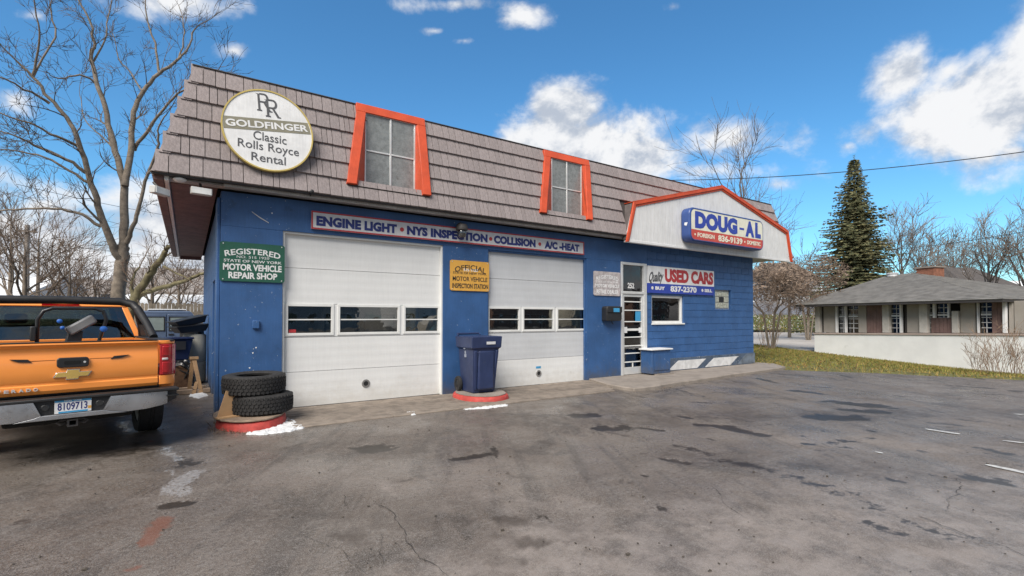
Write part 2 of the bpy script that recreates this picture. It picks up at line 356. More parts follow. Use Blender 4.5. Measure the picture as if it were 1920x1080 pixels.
for p0, p1, hw, k in [((890, 950), (920, 1080), .35, .5), ((1380, 730), (1900, 800), .5, .25), ((1290, 800), (1480, 850), .35, .35), ((780, 1000), (880, 1020), .3, .5), ((1000, 960), (1100, 985), .25, .5), ((0, 800), (300, 830), 1.2, .8),
                      ((250, 700), (330, 900), .5, .4), ((1180, 740), (1330, 790), .5, .35), ((900, 770), (1000, 800), .6, .35), ((1440, 905), (1600, 960), .35, .4), ((960, 975), (1110, 1000), .18, .5), ((400, 1010), (480, 1040), .3, .4),
                      ((700, 790), (1150, 752), .3, .45), ((430, 822), (560, 815), .2, .5), ((980, 790), (1990, 770), 1.3, .6), ((1250, 850), (1800, 900), .7, .6), ((620, 830), (1000, 850), .8, .55), ((480, 960), (860, 990), .5, .5), ((1100, 900), (1300, 930), .5, .5)]:
    mx(stain, cap(p0, p1, hw, 1.3), k)
for p0, p1, hw in [((305, 970), (270, 1020), .07), ((245, 1068), (250, 1066), .05), ((310, 975), (318, 985), .05), ((280, 826), (286, 827), .04), ((1240, 726), (1290, 716), .10)]: mx(red, cap(p0, p1, hw))
for p0, p1, hw in [((310, 838), (330, 860), .16), ((318, 915), (365, 885), .12), ((320, 920), (345, 925), .14), ((315, 880), (330, 890), .05), ((228, 790), (238, 808), .1)]: mx(ice, cap(p0, p1, hw, .35))
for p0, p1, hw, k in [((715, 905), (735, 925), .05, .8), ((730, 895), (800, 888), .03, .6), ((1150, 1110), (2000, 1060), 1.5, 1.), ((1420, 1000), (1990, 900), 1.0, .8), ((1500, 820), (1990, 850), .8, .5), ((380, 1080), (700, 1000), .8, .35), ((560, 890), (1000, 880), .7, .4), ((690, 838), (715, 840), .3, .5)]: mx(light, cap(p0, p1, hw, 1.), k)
gz = .004*(wob3*2) - .012*wet - .02*np.clip(-wob, 0, 1)*0
gz = np.where(np.hypot(FX_, FY_) > 45, 0, gz)+.0
nY, nX = gx.shape
idx = np.arange(nY*nX).reshape(nY, nX)
q = np.stack([idx[:-1, :-1], idx[:-1, 1:], idx[1:, 1:], idx[1:, :-1]], -1).reshape(-1, 4)
keep = (FX_[q[:, 1]]-FX_[q[:, 0]] > 1e-5) | (FX_[q[:, 2]]-FX_[q[:, 3]] > 1e-5)
q = q[keep]
me = bpy.data.meshes.new('asphalt_lot'); me.from_pydata(np.stack([FX_, FY_, gz], 1).tolist(), [], q.tolist())
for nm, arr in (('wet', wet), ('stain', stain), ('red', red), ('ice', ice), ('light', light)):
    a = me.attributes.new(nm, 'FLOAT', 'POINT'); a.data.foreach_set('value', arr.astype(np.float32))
me.polygons.foreach_set('use_smooth', [True]*len(me.polygons))
m = bpy.data.materials.new('asphalt'); m.use_nodes = True; t = NT(m.node_tree); p = t.n['Principled BSDF']
def A(n): 
    k = t.node('ShaderNodeAttribute'); k.attribute_name = n; return k.outputs['Fac']
P = t.node('ShaderNodeTexCoord').outputs['Object']
fine = t.noise(P, 70, 4, .7); gr2 = t.noise(P, 30, 5, .72); gr3 = t.noise(P, 110, 3, .6); mid = t.noise(P, 6, 6, .65); big = t.noise(P, .55, 5, .6); grit = t.noise(P, 240, 3, .6)
strk = t.noise(t.mapping(t.mapping(P, (1, 1, 1), (0, 0, rad(-61))), (.22, 2.4, 1)), 1.3, 7, .7)
col = t.mix(t.ramp(big, .32, .68), (.108, .081, .061), (.187, .150, .121))
col = t.mix(t.ramp(strk, .50, .62, 0, .7), col, (.045, .034, .026))
col = t.mix(t.ramp(t.noise(P, 2.2, 7, .72), .50, .64, 0, .6), col, (.21, .178, .152))
col = t.mix(t.ramp(t.noise(P, 1.1, 7, .7, .4), .38, .46, .75, 0), col, (.04, .030, .023))
col = t.mix(t.ramp(mid, .3, .75, 0, .4), col, (.17, .152, .138))
col = t.mix(t.ramp(gr2, .52, .61, 0, .5), col, (.24, .222, .205))
col = t.mix(t.ramp(gr2, .40, .48, .6, 0), col, (.05, .042, .036))
col = t.mix(t.ramp(gr3, .54, .61, 0, .6), col, (.30, .28, .26))
col = t.mix(t.ramp(gr3, .39, .46, .6, 0), col, (.04, .034, .03))
col = t.mix(t.ramp(grit, .52, .72, 0, .7), col, (.30, .28, .26))
col = t.mix(t.ramp(grit, .30, .46, .55, 0), col, (.03, .027, .025))
def sharp(att, k=.55, lo=.42, hi=.62): return t.ramp(t.math('ADD', A(att), t.math('MULTIPLY', t.math('SUBTRACT', t.noise(P, 9, 6, .7), .5), k)), lo, hi)
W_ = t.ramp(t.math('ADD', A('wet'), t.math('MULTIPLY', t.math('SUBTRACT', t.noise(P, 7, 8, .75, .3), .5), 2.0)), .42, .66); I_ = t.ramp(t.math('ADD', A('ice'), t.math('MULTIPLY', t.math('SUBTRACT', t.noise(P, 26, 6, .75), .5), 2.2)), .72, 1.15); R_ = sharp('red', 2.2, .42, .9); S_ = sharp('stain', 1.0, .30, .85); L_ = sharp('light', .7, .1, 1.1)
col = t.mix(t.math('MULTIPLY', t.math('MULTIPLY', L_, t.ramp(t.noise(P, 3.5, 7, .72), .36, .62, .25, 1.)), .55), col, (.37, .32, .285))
col = t.mix(t.math('MULTIPLY', S_, .6), col, (.040, .030, .023))
col = t.mix(t.math('MULTIPLY', R_, .6), col, (.20, .075, .045))
col = t.mix(t.math('MULTIPLY', W_, .85), col, (.024, .019, .014)); t.set(p.inputs['Specular IOR Level'], t.math('ADD', .20, t.math('MULTIPLY', W_, .0)))
col = t.mix(t.math('MULTIPLY', I_, .42), col, (.55, .55, .56))  # ice patches, their whitish sheen partly put into the base colour
t.set(p.inputs['Base Color'], col)
ro = t.ramp(t.noise(P, .9, 5, .65), .36, .64, .22, .58); ro = t.mix(S_, ro, .42); ro = t.mix(W_, ro, .36); ro = t.mix(I_, ro, .15)
t.set(p.inputs['Roughness'], ro)
hgt = t.math('ADD', t.math('MULTIPLY', fine, .5), t.math('MULTIPLY', grit, .5)); 
b = t.node('ShaderNodeBump'); b.inputs['Distance'].default_value = .006; t.set(b.inputs['Height'], hgt); t.set(b.inputs['Strength'], t.math('SUBTRACT', .55, t.math('MULTIPLY', W_, .54)))
t.set(p.inputs['Normal'], b.outputs[0])
me.materials.append(m); ASPH = m
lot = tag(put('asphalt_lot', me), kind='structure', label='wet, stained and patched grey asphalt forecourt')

# cracks: thin jagged strips lying on the asphalt
CRK = pm('crack', (.018, .015, .013), .9, var=.2)
def crack(pxs, w, seed):
    rng = random.Random(seed); pts = [onZ(*q_)[:2] for q_ in pxs]; line = []
    for a, b_ in zip(pts, pts[1:]):
        n = max(2, int(np.hypot(*(b_-a))/.05))
        for k in range(n): line.append(a+(b_-a)*k/n)
    line.append(pts[-1]); mb = MB(); vs = []; L = len(line); off = np.zeros(2)
    for i, q_ in enumerate(line):
        off = off*.8+np.array([rng.gauss(0, .012), rng.gauss(0, .012)]); d = line[min(i+1, L-1)]-line[max(i-1, 0)]; nrm = np.array([-d[1], d[0]])/(np.hypot(*d)+1e-9)
        ww = .55*w*rng.uniform(.2, 1.)*min(1, 4*min(i+.3, L-i)/L+.15); c = q_+off
        vs += [(*(c-nrm*ww/2), .0085), (*(c+nrm*ww/2), .0085)]
    mb.add(vs, [(2*i, 2*i+1, 2*i+3, 2*i+2) for i in range(L-1)]); mb.build('crack', CRK, lot, fix=False)
for i, (pxs, w) in enumerate([([(690, 935), (745, 965), (760, 1000), (800, 1050), (830, 1080)], .012), ([(1335, 910), (1360, 945), (1400, 975)], .010), ([(1770, 965), (1780, 940), (1810, 915), (1800, 895)], .012), ([(1700, 960), (1800, 1000), (1880, 1025), (1960, 1060)], .016),
                              ([(360, 800), (390, 770), (420, 800)], .012), ([(640, 925), (650, 950), (690, 940)], .009), ([(560, 1000), (640, 1030), (700, 1080)], .006), ([(430, 850), (520, 845), (600, 822)], .008), ([(715, 1000), (720, 1060)], .008), ([(1130, 730), (1200, 742), (1260, 730), (1330, 722)], .03)]): crack(pxs, w, i)
# broken pale strips laid on the asphalt
LINE = pm('mottled_pale_strip', (.52, .51, .49), .6, var=.15, vscale=8, dirt=(.16, .15, .14), dirt_amt=.45, dscale=9)
for a, b_, w in [((1735, 805), (1800, 815), .10), ((1848, 872), (1990, 902), .11), ((1900, 777), (1990, 784), .09), ((1880, 827), (1960, 836), .07), ((1640, 848), (1656, 851), .05)]:
    A0 = onZ(*a)[:2]; B0 = onZ(*b_)[:2]; d = (B0-A0)/np.hypot(*(B0-A0)); n_ = np.array([-d[1], d[0]])*w/2; L = np.hypot(*(B0-A0)); N = 8; vs = []
    rr = random.Random(int(a[0]))
    for k in range(N+1):
        c = A0+d*L*k/N; j = 1 if 0 < k < N else .45
        vs += [(*(c-n_*j*rr.uniform(.75, 1.05)), .009), (*(c+n_*j*rr.uniform(.75, 1.05)), .009)]
    MB().add(vs, [(2*i, 2*i+1, 2*i+3, 2*i+2) for i in range(N)]).build('pale_strip', LINE, lot, fix=False)
# pebbles and flecks of leaf litter on the asphalt
rng = random.Random(8); lit = MB()
for k in range(220):
    px, py = rng.uniform(0, 1920), 790+290*rng.random()**1.5
    c = onZ(px, py); s = rng.uniform(.003, .008)*(1 if rng.random() < .9 else 2)
    R = Matrix.Rotation(rng.uniform(0, 6.3), 3, 'Z'); lit.obox((c[0], c[1], .006+s*.3), (s*2, s*1.3, s*.7), R)
tag(lit.build('pebbles', pm('pebble', (.09, .075, .06), .9, var=.4, vscale=30), fix=False), 'tiny pebbles and leaf crumbs scattered over the asphalt', 'pebbles', kind='stuff')

# ---- big earth sheet below, the yard behind, the driveway, the grass strip
EARTH = pm('earth', (.12, .10, .075), .95, var=.3, vscale=.4, dirt=(.5, .5, .51), dirt_amt=.2, dscale=.25)
BX('ground', EARTH, None, -700, 700, -700, 700, -1.6, -1.3)['kind'] = 'structure'
YARD = pm('yard_dirt', (.085, .07, .055), .95, var=.3, vscale=1.2, bump=.8, bscale=20, dirt=(.45, .45, .46), dirt_amt=-.02, dscale=.5)
tag(BX('yard', YARD, None, -120, 14.5, 12., 140, -1.2, -.02), kind='structure')
tag(BX('yard', YARD, None, -120, -29.9, -60, 12., -1.2, -.02), kind='structure')
DRV = pm('driveway_concrete', (.40, .365, .33), .85, var=.12, vscale=.6, bump=.2, bscale=20)
MB().prism([(15.6, 7.0), (28.3, 7.3), (25.4, 3.1), (27.5, 2.8), (90, 20), (120, 60), (15.6, 60)], -1.1, -.03, 'z').build('driveway', DRV)['kind'] = 'structure'
# street behind the camera
tag(BX('street', pm('street_asphalt', (.06, .057, .055), .8, var=.15, vscale=.5), None, -140, 140, -60, -40.02, -1.2, -.01), kind='structure')

# hip house wall line (front), used by the grass too
HL = at(1527, 661, 24.0); HR = at(1890, 700, 16.9); HRR = HL+(HR-HL)*1.6
# grass strip: rows from the lot edge to the wall / driveway
near = [(float(xedge(y)), float(y)) for y in np.linspace(-22, -.66, 60)]
HLf = HL[:2]
far = []
ga = np.array([28.7, 7.6]); 
def wall_pt(s): return HL+(HR-HL)*s
nv = []; NR = 14
gp = []
for i in range(90):
    s = i/89.
    if s < .30:      # corner by the building to the driveway edge
        k = s/.30; a = np.array([14.6+.9*0, -.65+8*(1-k)*0]); a = np.array([15.6-1.0*k, 5*(1-k)-.65*k]); b_ = ga*(1-k)+np.array([HL[0], HL[1]])*k; zb = -.02-.07*k
    else:
        k = (s-.30)/.70; Y = -.65-(22-.65)*k**1.3; a = np.array([xedge(Y), Y]); w_ = HL+(HR-HL)*(k*2.2); b_ = w_[:2]; zb = -.09-.30*min(1, k*2.2)-.3*max(0, k*2.2-1)
    row = []
    for j in range(NR+1):
        f = j/NR; pt = a*(1-f)+b_*f; z = (.03+.02*math.sin(j*3+i))*(1-f)+zb*f+.05*math.sin(f*3.1)*(1-max(0, min(1, (s-.30)/.2)))
        row.append((pt[0], pt[1], z if j else -.02))
    gp.append(row)
vs = [v for r_ in gp for v in r_]; fs = [(i*(NR+1)+j, (i+1)*(NR+1)+j, (i+1)*(NR+1)+j+1, i*(NR+1)+j+1) for i in range(89) for j in range(NR)]
GRASSB = pm('grass_soil', (.12, .115, .03), .95, var=.35, vscale=2.5, dirt=(.14, .085, .03), dirt_amt=.2, dscale=4)
tag(MB().add(vs, fs).build('grass_bank', GRASSB, smooth=60), kind='structure')
GA = np.array(gp)
def blade_stuff(name, mats, label, cat, n, pick, hmin, hmax, wd, seed, flat=False):
    rng = random.Random(seed); mbs = [MB() for _ in mats]
    for k in range(n):
        c, wts = pick(rng)
        mb = mbs[rng.choices(range(len(mats)), wts)[0]]; a = rng.uniform(0, 6.3); h = rng.uniform(hmin, hmax)
        if flat:
            t1 = Vector((math.cos(a), math.sin(a), rng.uniform(-.3, .5)))*h; t2 = Vector((-math.sin(a), math.cos(a), rng.uniform(-.3, .5)))*h*.7; c = Vector(c)+Vector((0, 0, .01+h*.4))
            mb.add([c-t1, c+t2, c+t1, c-t2], [(0, 1, 2, 3)])
        else:
            l = Vector((rng.gauss(0, .5), rng.gauss(0, .5), 1)).normalized()*h; s = Vector((math.cos(a), math.sin(a), 0))*wd
            c = Vector(c); mb.add([c-s, c+s, c+l], [(0, 1, 2)])
    o0 = None
    for mb, mt in zip(mbs, mats):
        if mb.v:
            o = mb.build(name, mt, fix=False); tag(o, label[0] if mt == mats[0] else label[1 if len(label) > 1 else 0], cat, kind='stuff')
def pick_grass(rng):
    i = rng.random()*88; j = rng.random()**.8*NR; i0, j0 = int(i), min(NR-1, int(j)); fi, fj = i-i0, j-j0
    c = (GA[i0, j0]*(1-fi)+GA[i0+1, j0]*fi)*(1-fj)+(GA[i0, j0+1]*(1-fi)+GA[i0+1, j0+1]*fi)*fj
    edge = max(0, 1-j/3.); return (c[0], c[1], max(c[2], -.6)), (1.-.6*edge, .4+1.5*edge)
GR1 = pm('grass_green', (.17, .17, .035), .9, var=.35, vscale=3); GR2 = pm('grass_straw', (.29, .205, .06), .9, var=.4, vscale=4)
LEAFB = pm('fallen_leaf', (.20, .105, .035), .9, var=.5, vscale=9)
blade_stuff('grass', [GR1, GR2], ('short green grass on the strip beside the lot', 'yellowed straw-coloured grass mixed into the strip'), 'grass', 36000, pick_grass, .04, .11, .012, 3)
blade_stuff('fallen_leaves', [LEAFB], ('brown fallen leaves along the edge of the grass strip',), 'leaves', 6000, lambda r_: (pick_grass(r_)[0], (1,)), .02, .045, .01, 5, flat=True)

# bank and rising street beyond the driveway
def strip(name, rows, mat, sub=6):
    vs = []; n = len(rows[0])
    for r_ in rows: vs += [tuple(v) for v in r_]
    fs = [(i*n+j, i*n+j+1, (i+1)*n+j+1, (i+1)*n+j) for i in range(len(rows)-1) for j in range(n-1)]
    o = MB().add(vs, fs).build(name, mat, smooth=60); o['kind'] = 'structure'; return o
X_ = [1180, 1300, 1414, 1470, 1530, 1640, 1800, 2000]
IVY = pm('ivy_bank', (.085, .105, .03), .95, var=.5, vscale=1.5, bump=1., bscale=6, bdist=.1, dirt=(.5, .5, .5), dirt_amt=.10, dscale=1.3)
strip('bank', [[at(x, 619, 56) for x in X_], [at(x, 603, 58) for x in X_], [at(x, 592, 60) for x in X_]], IVY)
strip('hill_street', [[at(x, 592, 60.2) for x in X_], [at(x, 578, 75) for x in X_], [at(x, 566, 92) for x in X_]], pm('wet_street', (.17, .165, .165), .6, var=.08))
strip('snow_field', [[at(x, 566, 92.2) for x in X_], [at(x, 552, 125) for x in X_], [at(x, 545, 190) for x in X_]], SNOW)
def pick_bank(rng):
    x = rng.uniform(1390, 1560); f = rng.random(); c = at(x, 618-27*f, 56.+4*f); return c, (1, .5, .35)
blade_stuff('ground_cover', [pm('ivy_leaf', (.11, .15, .035), .9, var=.4), GR2, SNOW], ('green ground cover on the bank beyond the driveway', 'pale dry and snowy tufts on the bank beyond the driveway'), 'ground cover', 5000, pick_bank, .10, .3, .06, 12)
# ribbed concrete apron before the two doors, strip by strip
apr = bpy.data.objects.new('apron', None); COL.objects.link(apr); apr['kind'] = 'structure'
rng = random.Random(2); NPL = 8
for k in range(NPL):
    y1 = .10-k*1.66/NPL; y0 = y1-1.66/NPL+.022; xr = 8.05-.9*(k/NPL)**2
    xs = sorted([.86]+[rng.uniform(2, 4), rng.uniform(5, 6.6)]+[xr])
    for a, b_ in zip(xs, xs[1:]):
        z = .030-.0015*k+rng.uniform(-.004, .004)
        MB().box(a, b_-.008, y0, y1, -.05, z).build('plank', PLANKC, apr, bevel=.012)
# raised concrete walk by the entrance
px_edge = [(1118, 712), (1140, 722), (1165, 727), (1190, 730), (1215, 727), (1250, 722), (1300, 714), (1380, 702), (1440, 694), (1474, 689)]
E0 = [onZ(*q_, .05)[:2] for q_ in px_edge]; E0[0] = np.array([8.02, -.02])
rng = random.Random(3); poly = [(8.02, .12), (15.9, .12), (16.0, -.4)]
for a, b_ in zip(E0[::-1], E0[::-1][1:]):
    for k in range(4): c = a+(b_-a)*k/4; poly.append((c[0]+rng.uniform(-.025, .025), c[1]+rng.uniform(-.03, .03)))
walk = MB().prism(poly, -.05, .075, 'z').build('walk', CONC, bevel=.02); walk['kind'] = 'structure'
# ================================================================== GARAGE BUILDING
bld = thing('garage_building', (0, 0, 0), 'blue painted block repair garage with brown shingled mansard roof and two white overhead doors', 'building')
fx = lambda x, y, Y=0.: float(onY(x, y, Y)[0]); fz = lambda x, y, Y=0.: float(onY(x, y, Y)[2])
BW, BD, WH = 15.47, 10.2, 3.66          # wall length, depth, height
D1 = (.92, 3.955, 0., 3.105); D2 = (5.03, 7.93, 0., 3.105); ENT = (9.135, 10.135, .075, 3.10)
WIN = (fx(1222, 553), fx(1282, 606), fz(1282, 606), fz(1222, 553)); GBW = (fx(1341, 543), fx(1371, 580), fz(1371, 580), fz(1341, 543))
RX0 = 10.19
# smooth painted wall left of the entrance, block wall right of it
front = MB()
for a, b_, c, d in rects_minus((0, RX0, 0, WH), [D1, D2, ENT]): front.box(a, b_, 0, .2, c, d)
front = front.build('front_wall', BLUE, bld, bevel=.006)
back = MB()
for a, b_, c, d in rects_minus((RX0, BW, 0, WH), [WIN, GBW]): back.box(a, b_, .014, .2, c, d)
bwall = back.build('block_wall', BLUE, bld)
rows = int(round(WH/.2)); bh = WH/rows
for r_ in range(rows):
    x = RX0-(.2 if r_ % 2 else 0.)
    while x < BW-.01:
        a, b_ = max(x, RX0)+.0025, min(x+.4, BW)-.0025; x += .4
        if b_-a < .03: continue
        c, d = r_*bh+.0025, (r_+1)*bh-.0025
        hs = [h for h in (WIN, GBW) if not (h[1] <= a or h[0] >= b_ or h[3] <= c or h[2] >= d)]
        for A_, B_, C_, D_ in rects_minus((a, b_, c, d), hs):
            if B_-A_ < .02 or D_-C_ < .02: continue
            mb = MB(); e = .004
            mb.add([(A_, .013, C_), (B_, .013, C_), (B_, .013, D_), (A_, .013, D_), (A_+e, 0, C_+e), (B_-e, 0, C_+e), (B_-e, 0, D_-e), (A_+e, 0, D_-e)], [(4, 5, 6, 7), (0, 1, 5, 4), (1, 2, 6, 5), (2, 3, 7, 6), (3, 0, 4, 7)])
            mb.build('block', BLUEBLK, bwall)
# side and rear walls (left wall with corner pilaster and a recessed service door)
side = MB()
for a, b_, c, d in rects_minus((.2, BD, 0, WH), [(1.9, 2.9, 0, 2.35)]): side.box(0, .2, a, b_, c, d)
side.build('side_wall', BLUE, bld, bevel=.005)
BX('corner_pilaster', BLUE, bld, -.05, -.001, .06, .62, 0, WH-.1, .01)
BX('side_door', pm('dark_blue_door', (.012, .03, .10), .5), bld, .10, .14, 1.9, 2.9, 0, 2.35)
MB().box(BW-.2, BW, .2, BD, 0, WH).build('side_wall', BLUE, bld, bevel=.005)
RW = [(1.0, 3.6, 1.0, 2.6), (4.6, 7.6, 1.0, 2.6), (9.4, 11.6, 1.0, 2.5), (12.4, 14.6, 1.0, 2.5)]  # unseen rear windows, added to bring daylight into the bays
rw = MB()
for a, b_, c, d in rects_minus((.2, BW-.2, 0, WH), RW): rw.box(a, b_, BD-.2, BD, c, d)
rw.build('rear_wall', BLUE, bld)
for R_ in RW:
    rg_ = bpy.data.objects.new('added_rear_window', None); COL.objects.link(rg_); rg_.parent = bld; m = MB(); a, b_, c, d = R_
    for A_, B_, C_, D_ in rects_minus(R_, [(a+.06+i*(b_-a)/3, a-.06+(i+1)*(b_-a)/3, c+.06, d-.06) for i in range(3)]): m.box(A_, B_, BD-.14, BD-.06, C_, D_)
    m.build('window_frame', WHITE, rg_); BX('pane', GLASS, rg_, a+.02, b_-.02, BD-.11, BD-.10, c+.02, d-.02)
BX('interior_floor', pm('shop_floor', (.10, .095, .09), .7), bld, .2, BW-.2, .2, BD-.2, .0, .02)
BX('ceiling', INT, bld, .2, BW-.2, .2, BD-.2, WH-.12, WH-.02)
BX('partition', INT, bld, 8.4, 8.5, .2, BD-.2, .02, WH-.12)
# inner lining so that the rooms read as brown behind the glass
for x0_, x1_ in ((.21, 8.39), (8.51, BW-.21)):
    ln = MB()
    for a, b_, c, d in rects_minus((x0_, x1_, .02, WH-.13), RW): ln.box(a, b_, BD-.26, BD-.21, c, d)
    ln.build('lining', INT, bld)
BX('lintel_band', BLUE, bld, 10.2, BW, -.012, -.001, 3.22, 3.25)

# ---- overhead doors
YD = .10
def garage_door(name, R, seams_px, sx, wins, grey, label):
    x0, x1, z0, z1 = R; g = bpy.data.objects.new('overhead_door', None); COL.objects.link(g); g.parent = bld; g['label'] = label
    zs = [z0+.012]+[fz(sx, s, YD) for s in seams_px]+[z1]
    for i, (a, b_) in enumerate(zip(zs, zs[1:])):
        mt = DOORG if i in grey else DOORW
        holes = wins if i == 2 else []
        mb = MB()
        for A_, B_, C_, D_ in rects_minus((x0+.004, x1-.004, a+.003, b_-.004), holes): mb.box(A_, B_, YD, YD+.045, C_, D_)
        if i != 2:   # pressed horizontal ribs of a ribbed steel section
            mb = MB(); n = 4; zz = np.linspace(a+.003, b_-.004, n*4+1); prof = []
            for k, z in enumerate(zz): prof.append((YD+(.0009 if k % 4 in (1, 2) else 0), z))
            poly = prof+[(YD+.045, zz[-1]), (YD+.045, zz[0])]
            mb.prism(poly, x0+.004, x1-.004, 'x')
        mb.build('panel', mt, g, bevel=.004 if i == 2 else 0)
    for w in wins:
        fr = MB(); e = .035
        for A_, B_, C_, D_ in rects_minus((w[0]-.012, w[1]+.012, w[2]-.012, w[3]+.012), [(w[0]+e, w[1]-e, w[2]+e, w[3]-e)]): fr.box(A_, B_, YD-.014, YD+.03, C_, D_)
        zm = (w[2]+w[3])/2; fr.box(w[0]+e, w[1]-e, YD+.0, YD+.02, zm-.011, zm+.011)
        fr.build('window_frame', WHITE, g, bevel=.003)
        BX('pane', GLASS, g, w[0]+e-.005, w[1]-e+.005, YD+.022, YD+.027, w[2]+e-.005, w[3]-e+.005)
    return g
def wset(pxs, y0, y1): return [(fx(a, y0, YD), fx(b_, y0, YD), fz((a+b_)/2, y1, YD), fz((a+b_)/2, y0, YD)) for a, b_ in pxs]
w1 = wset([(536, 625), (634, 749), (757, 824)], 573, 626); zlo = min(w[2] for w in w1); zhi = max(w[3] for w in w1)
w1 = [(a, b_, zlo+.02, zhi-.01) for a, b_, _, _ in w1]; w2 = wset([(912, 975), (980, 1039), (1044, 1098)], 574.5, 619.5); w2 = [(a, b_, zlo+.02, zhi-.01) for a, b_, _, _ in w2]
w2[0] = (5.09, w2[0][1], w2[0][2], w2[0][3])
SE = (699, 633, 569, 501)
g1 = garage_door('d', D1, SE, 530, w1, [], 'left overhead door, all white')
g2 = garage_door('d', D2, SE, 530, w2, [1, 3, 4], 'right overhead door with greyer middle and upper panels')
VENT = pm('steel_ring', (.35, .34, .33), .4, .7)
for g, (vx, vy) in ((g1, (686, 719)), (g2, (1010, 700))):
    c = (fx(vx, vy, YD), YD, fz(vx, vy, YD))
    MB().lathe([(.045, -.012), (.075, -.012), (.08, .002), (.045, .002)], 20, 'y', c, closed=True).build('exhaust_port', VENT, g, smooth=40)
    MB().lathe([(.046, -.004), (.046, .003)], 20, 'y', c).build('port_cover', BLACK, g)
BX('sticker', P_SKY, g2, fx(1005, 689, YD), fx(1014, 689, YD), YD-.003, YD-.0005, fz(1005, 691, YD), fz(1005, 687, YD))
BX('sticker', P_RED, g1, w1[0][0]+.05, w1[0][0]+.17, YD+.018, YD+.0215, w1[0][2]+.045, w1[0][2]+.10)
for R in (D1, D2):
    fr = MB(); fr.box(R[0], R[0]+.035, .03, .099, 0.02, R[3]); fr.box(R[1]-.035, R[1], .03, .099, .02, R[3]); fr.box(R[0]+.035, R[1]-.035, .03, .099, R[3]-.035, R[3])
    fr.build('door_jamb', WHITE if R is D1 else BLUE, bld, bevel=.004)
    BX('door_seal', BLACK, bld, R[0]+.036, R[1]-.036, .095, .14, .0205, .034)

# ---- entrance: aluminium frame, transom, glazed door
ent = bpy.data.objects.new('entrance', None); COL.objects.link(ent); ent.parent = bld
x0, x1, z0, z1 = ENT; zt = fz(1163, 548)
fr = MB()
for A_, B_, C_, D_ in rects_minus((x0, x1, z0, z1), [(x0+.07, x1-.12, z0, zt-.035), (x0+.07, x1-.12, zt+.035, z1-.07)]): fr.box(A_, B_, -.03, .11, C_, D_)
fr.build('door_frame', ALU, ent, bevel=.006)
BX('transom_pane', glass_mat('milky_glass', (.55, .56, .52), 1.2), ent, x0+.07, x1-.12, .04, .05, zt+.035, z1-.07)
BX('blind', pm('grey_blind', (.30, .30, .27), .8), ent, x0+.072, x1-.122, .09, .10, zt+.04, z1-.075)
dx0, dx1, dz1 = x0+.075, x1-.125, zt-.04; dl = MB()
bars = [fz(1190, y, .03) for y in (566, 582, 603, 618, 632, 648, 662, 678)]
bars = [b_ for b_ in bars if z0+.2 < b_ < dz1-.1]
for A_, B_, C_, D_ in rects_minus((dx0, dx1, z0+.01, dz1), [(dx0+.06, dx1-.06, z0+.2, dz1-.07)]): dl.box(A_, B_, .0, .05, C_, D_)
dl = dl.build('door', ALU, ent, bevel=.004)
for i, zb in enumerate(bars): BX('crossbar', WHITE, ent, dx0+.06, dx1-.06, .012, .034, zb-.014-(.016 if i == 3 else 0), zb+.014+(.016 if i == 3 else 0), .003)
BX('upright', WHITE, ent, (dx0+dx1)/2-.012, (dx0+dx1)/2+.012, .014, .032, z0+.2, bars[-1]-.02)
BX('door_pane', GLASS, ent, dx0+.055, dx1-.055, .036, .042, z0+.195, dz1-.065)
BX('door_notice', P_SKY, ent, dx1-.3, dx1-.09, .0125, .0135, 1.5, 1.78)
BX('door_notice', P_WHITE, ent, dx0+.06, dx0+.18, .0105, .0115, 1.20, 1.36); BX('door_notice', P_WHITE, ent, dx1-.17, dx1-.06, .0105, .0115, 1.20, 1.34)
text('252', ent, fx(1179, 537), fx(1191, 537), zt+.12, zt+.27, .038, P_WHITE, bold=.03)
# ---- office window
wn_ = bpy.data.objects.new('office_window', None); COL.objects.link(wn_); wn_.parent = bld
x0, x1, z0, z1 = WIN; fr = MB()
for A_, B_, C_, D_ in rects_minus((x0, x1, z0, z1), [(x0+.07, x1-.07, z0+.07, z1-.07)]): fr.box(A_, B_, .05, .14, C_, D_)
fr.build('window_frame', WHITE, wn_, bevel=.006)
BX('pane', GLASS, wn_, x0+.065, x1-.065, .10, .106, z0+.065, z1-.065)
BX('sill', WHITE, wn_, x0-.02, x1+.02, -.03, .05, z0-.035, z0+.005, .004)
for k, (a, w, h, mt) in enumerate([(.05, .26, .18, P_SKY), (.62, .25, .18, P_SKY), (.36, .22, .12, P_LITE), (1.0, .18, .22, pm('card', (.5, .42, .32), .8)), (1.17, .1, .1, P_WHITE)]):
    BX('notice', mt, wn_, x0+.07+a, x0+.07+a+w, .108, .110, z0+.075, z0+.075+h)
# ---- glass block window
gb = bpy.data.objects.new('glass_block_window', None); COL.objects.link(gb); gb.parent = bld
x0, x1, z0, z1 = GBW; GBK = pm('glass_block', (.42, .43, .36), .15, var=.35, vscale=14, bump=.6, bscale=40, spec=.8)
cw, ch = (x1-x0-.06)/3, (z1-z0-.06)/3
BX('mortar', P_LITE, gb, x0, x1, .09, .16, z0, z1)
for i in range(3):
    for j in range(3): BX('glass_block', GBK if (i, j) != (1, 1) else BLACK, gb, x0+.03+i*cw+.008, x0+.03+(i+1)*cw-.008, .06, .0895, z0+.03+j*ch+.008, z0+.03+(j+1)*ch-.008, .008)
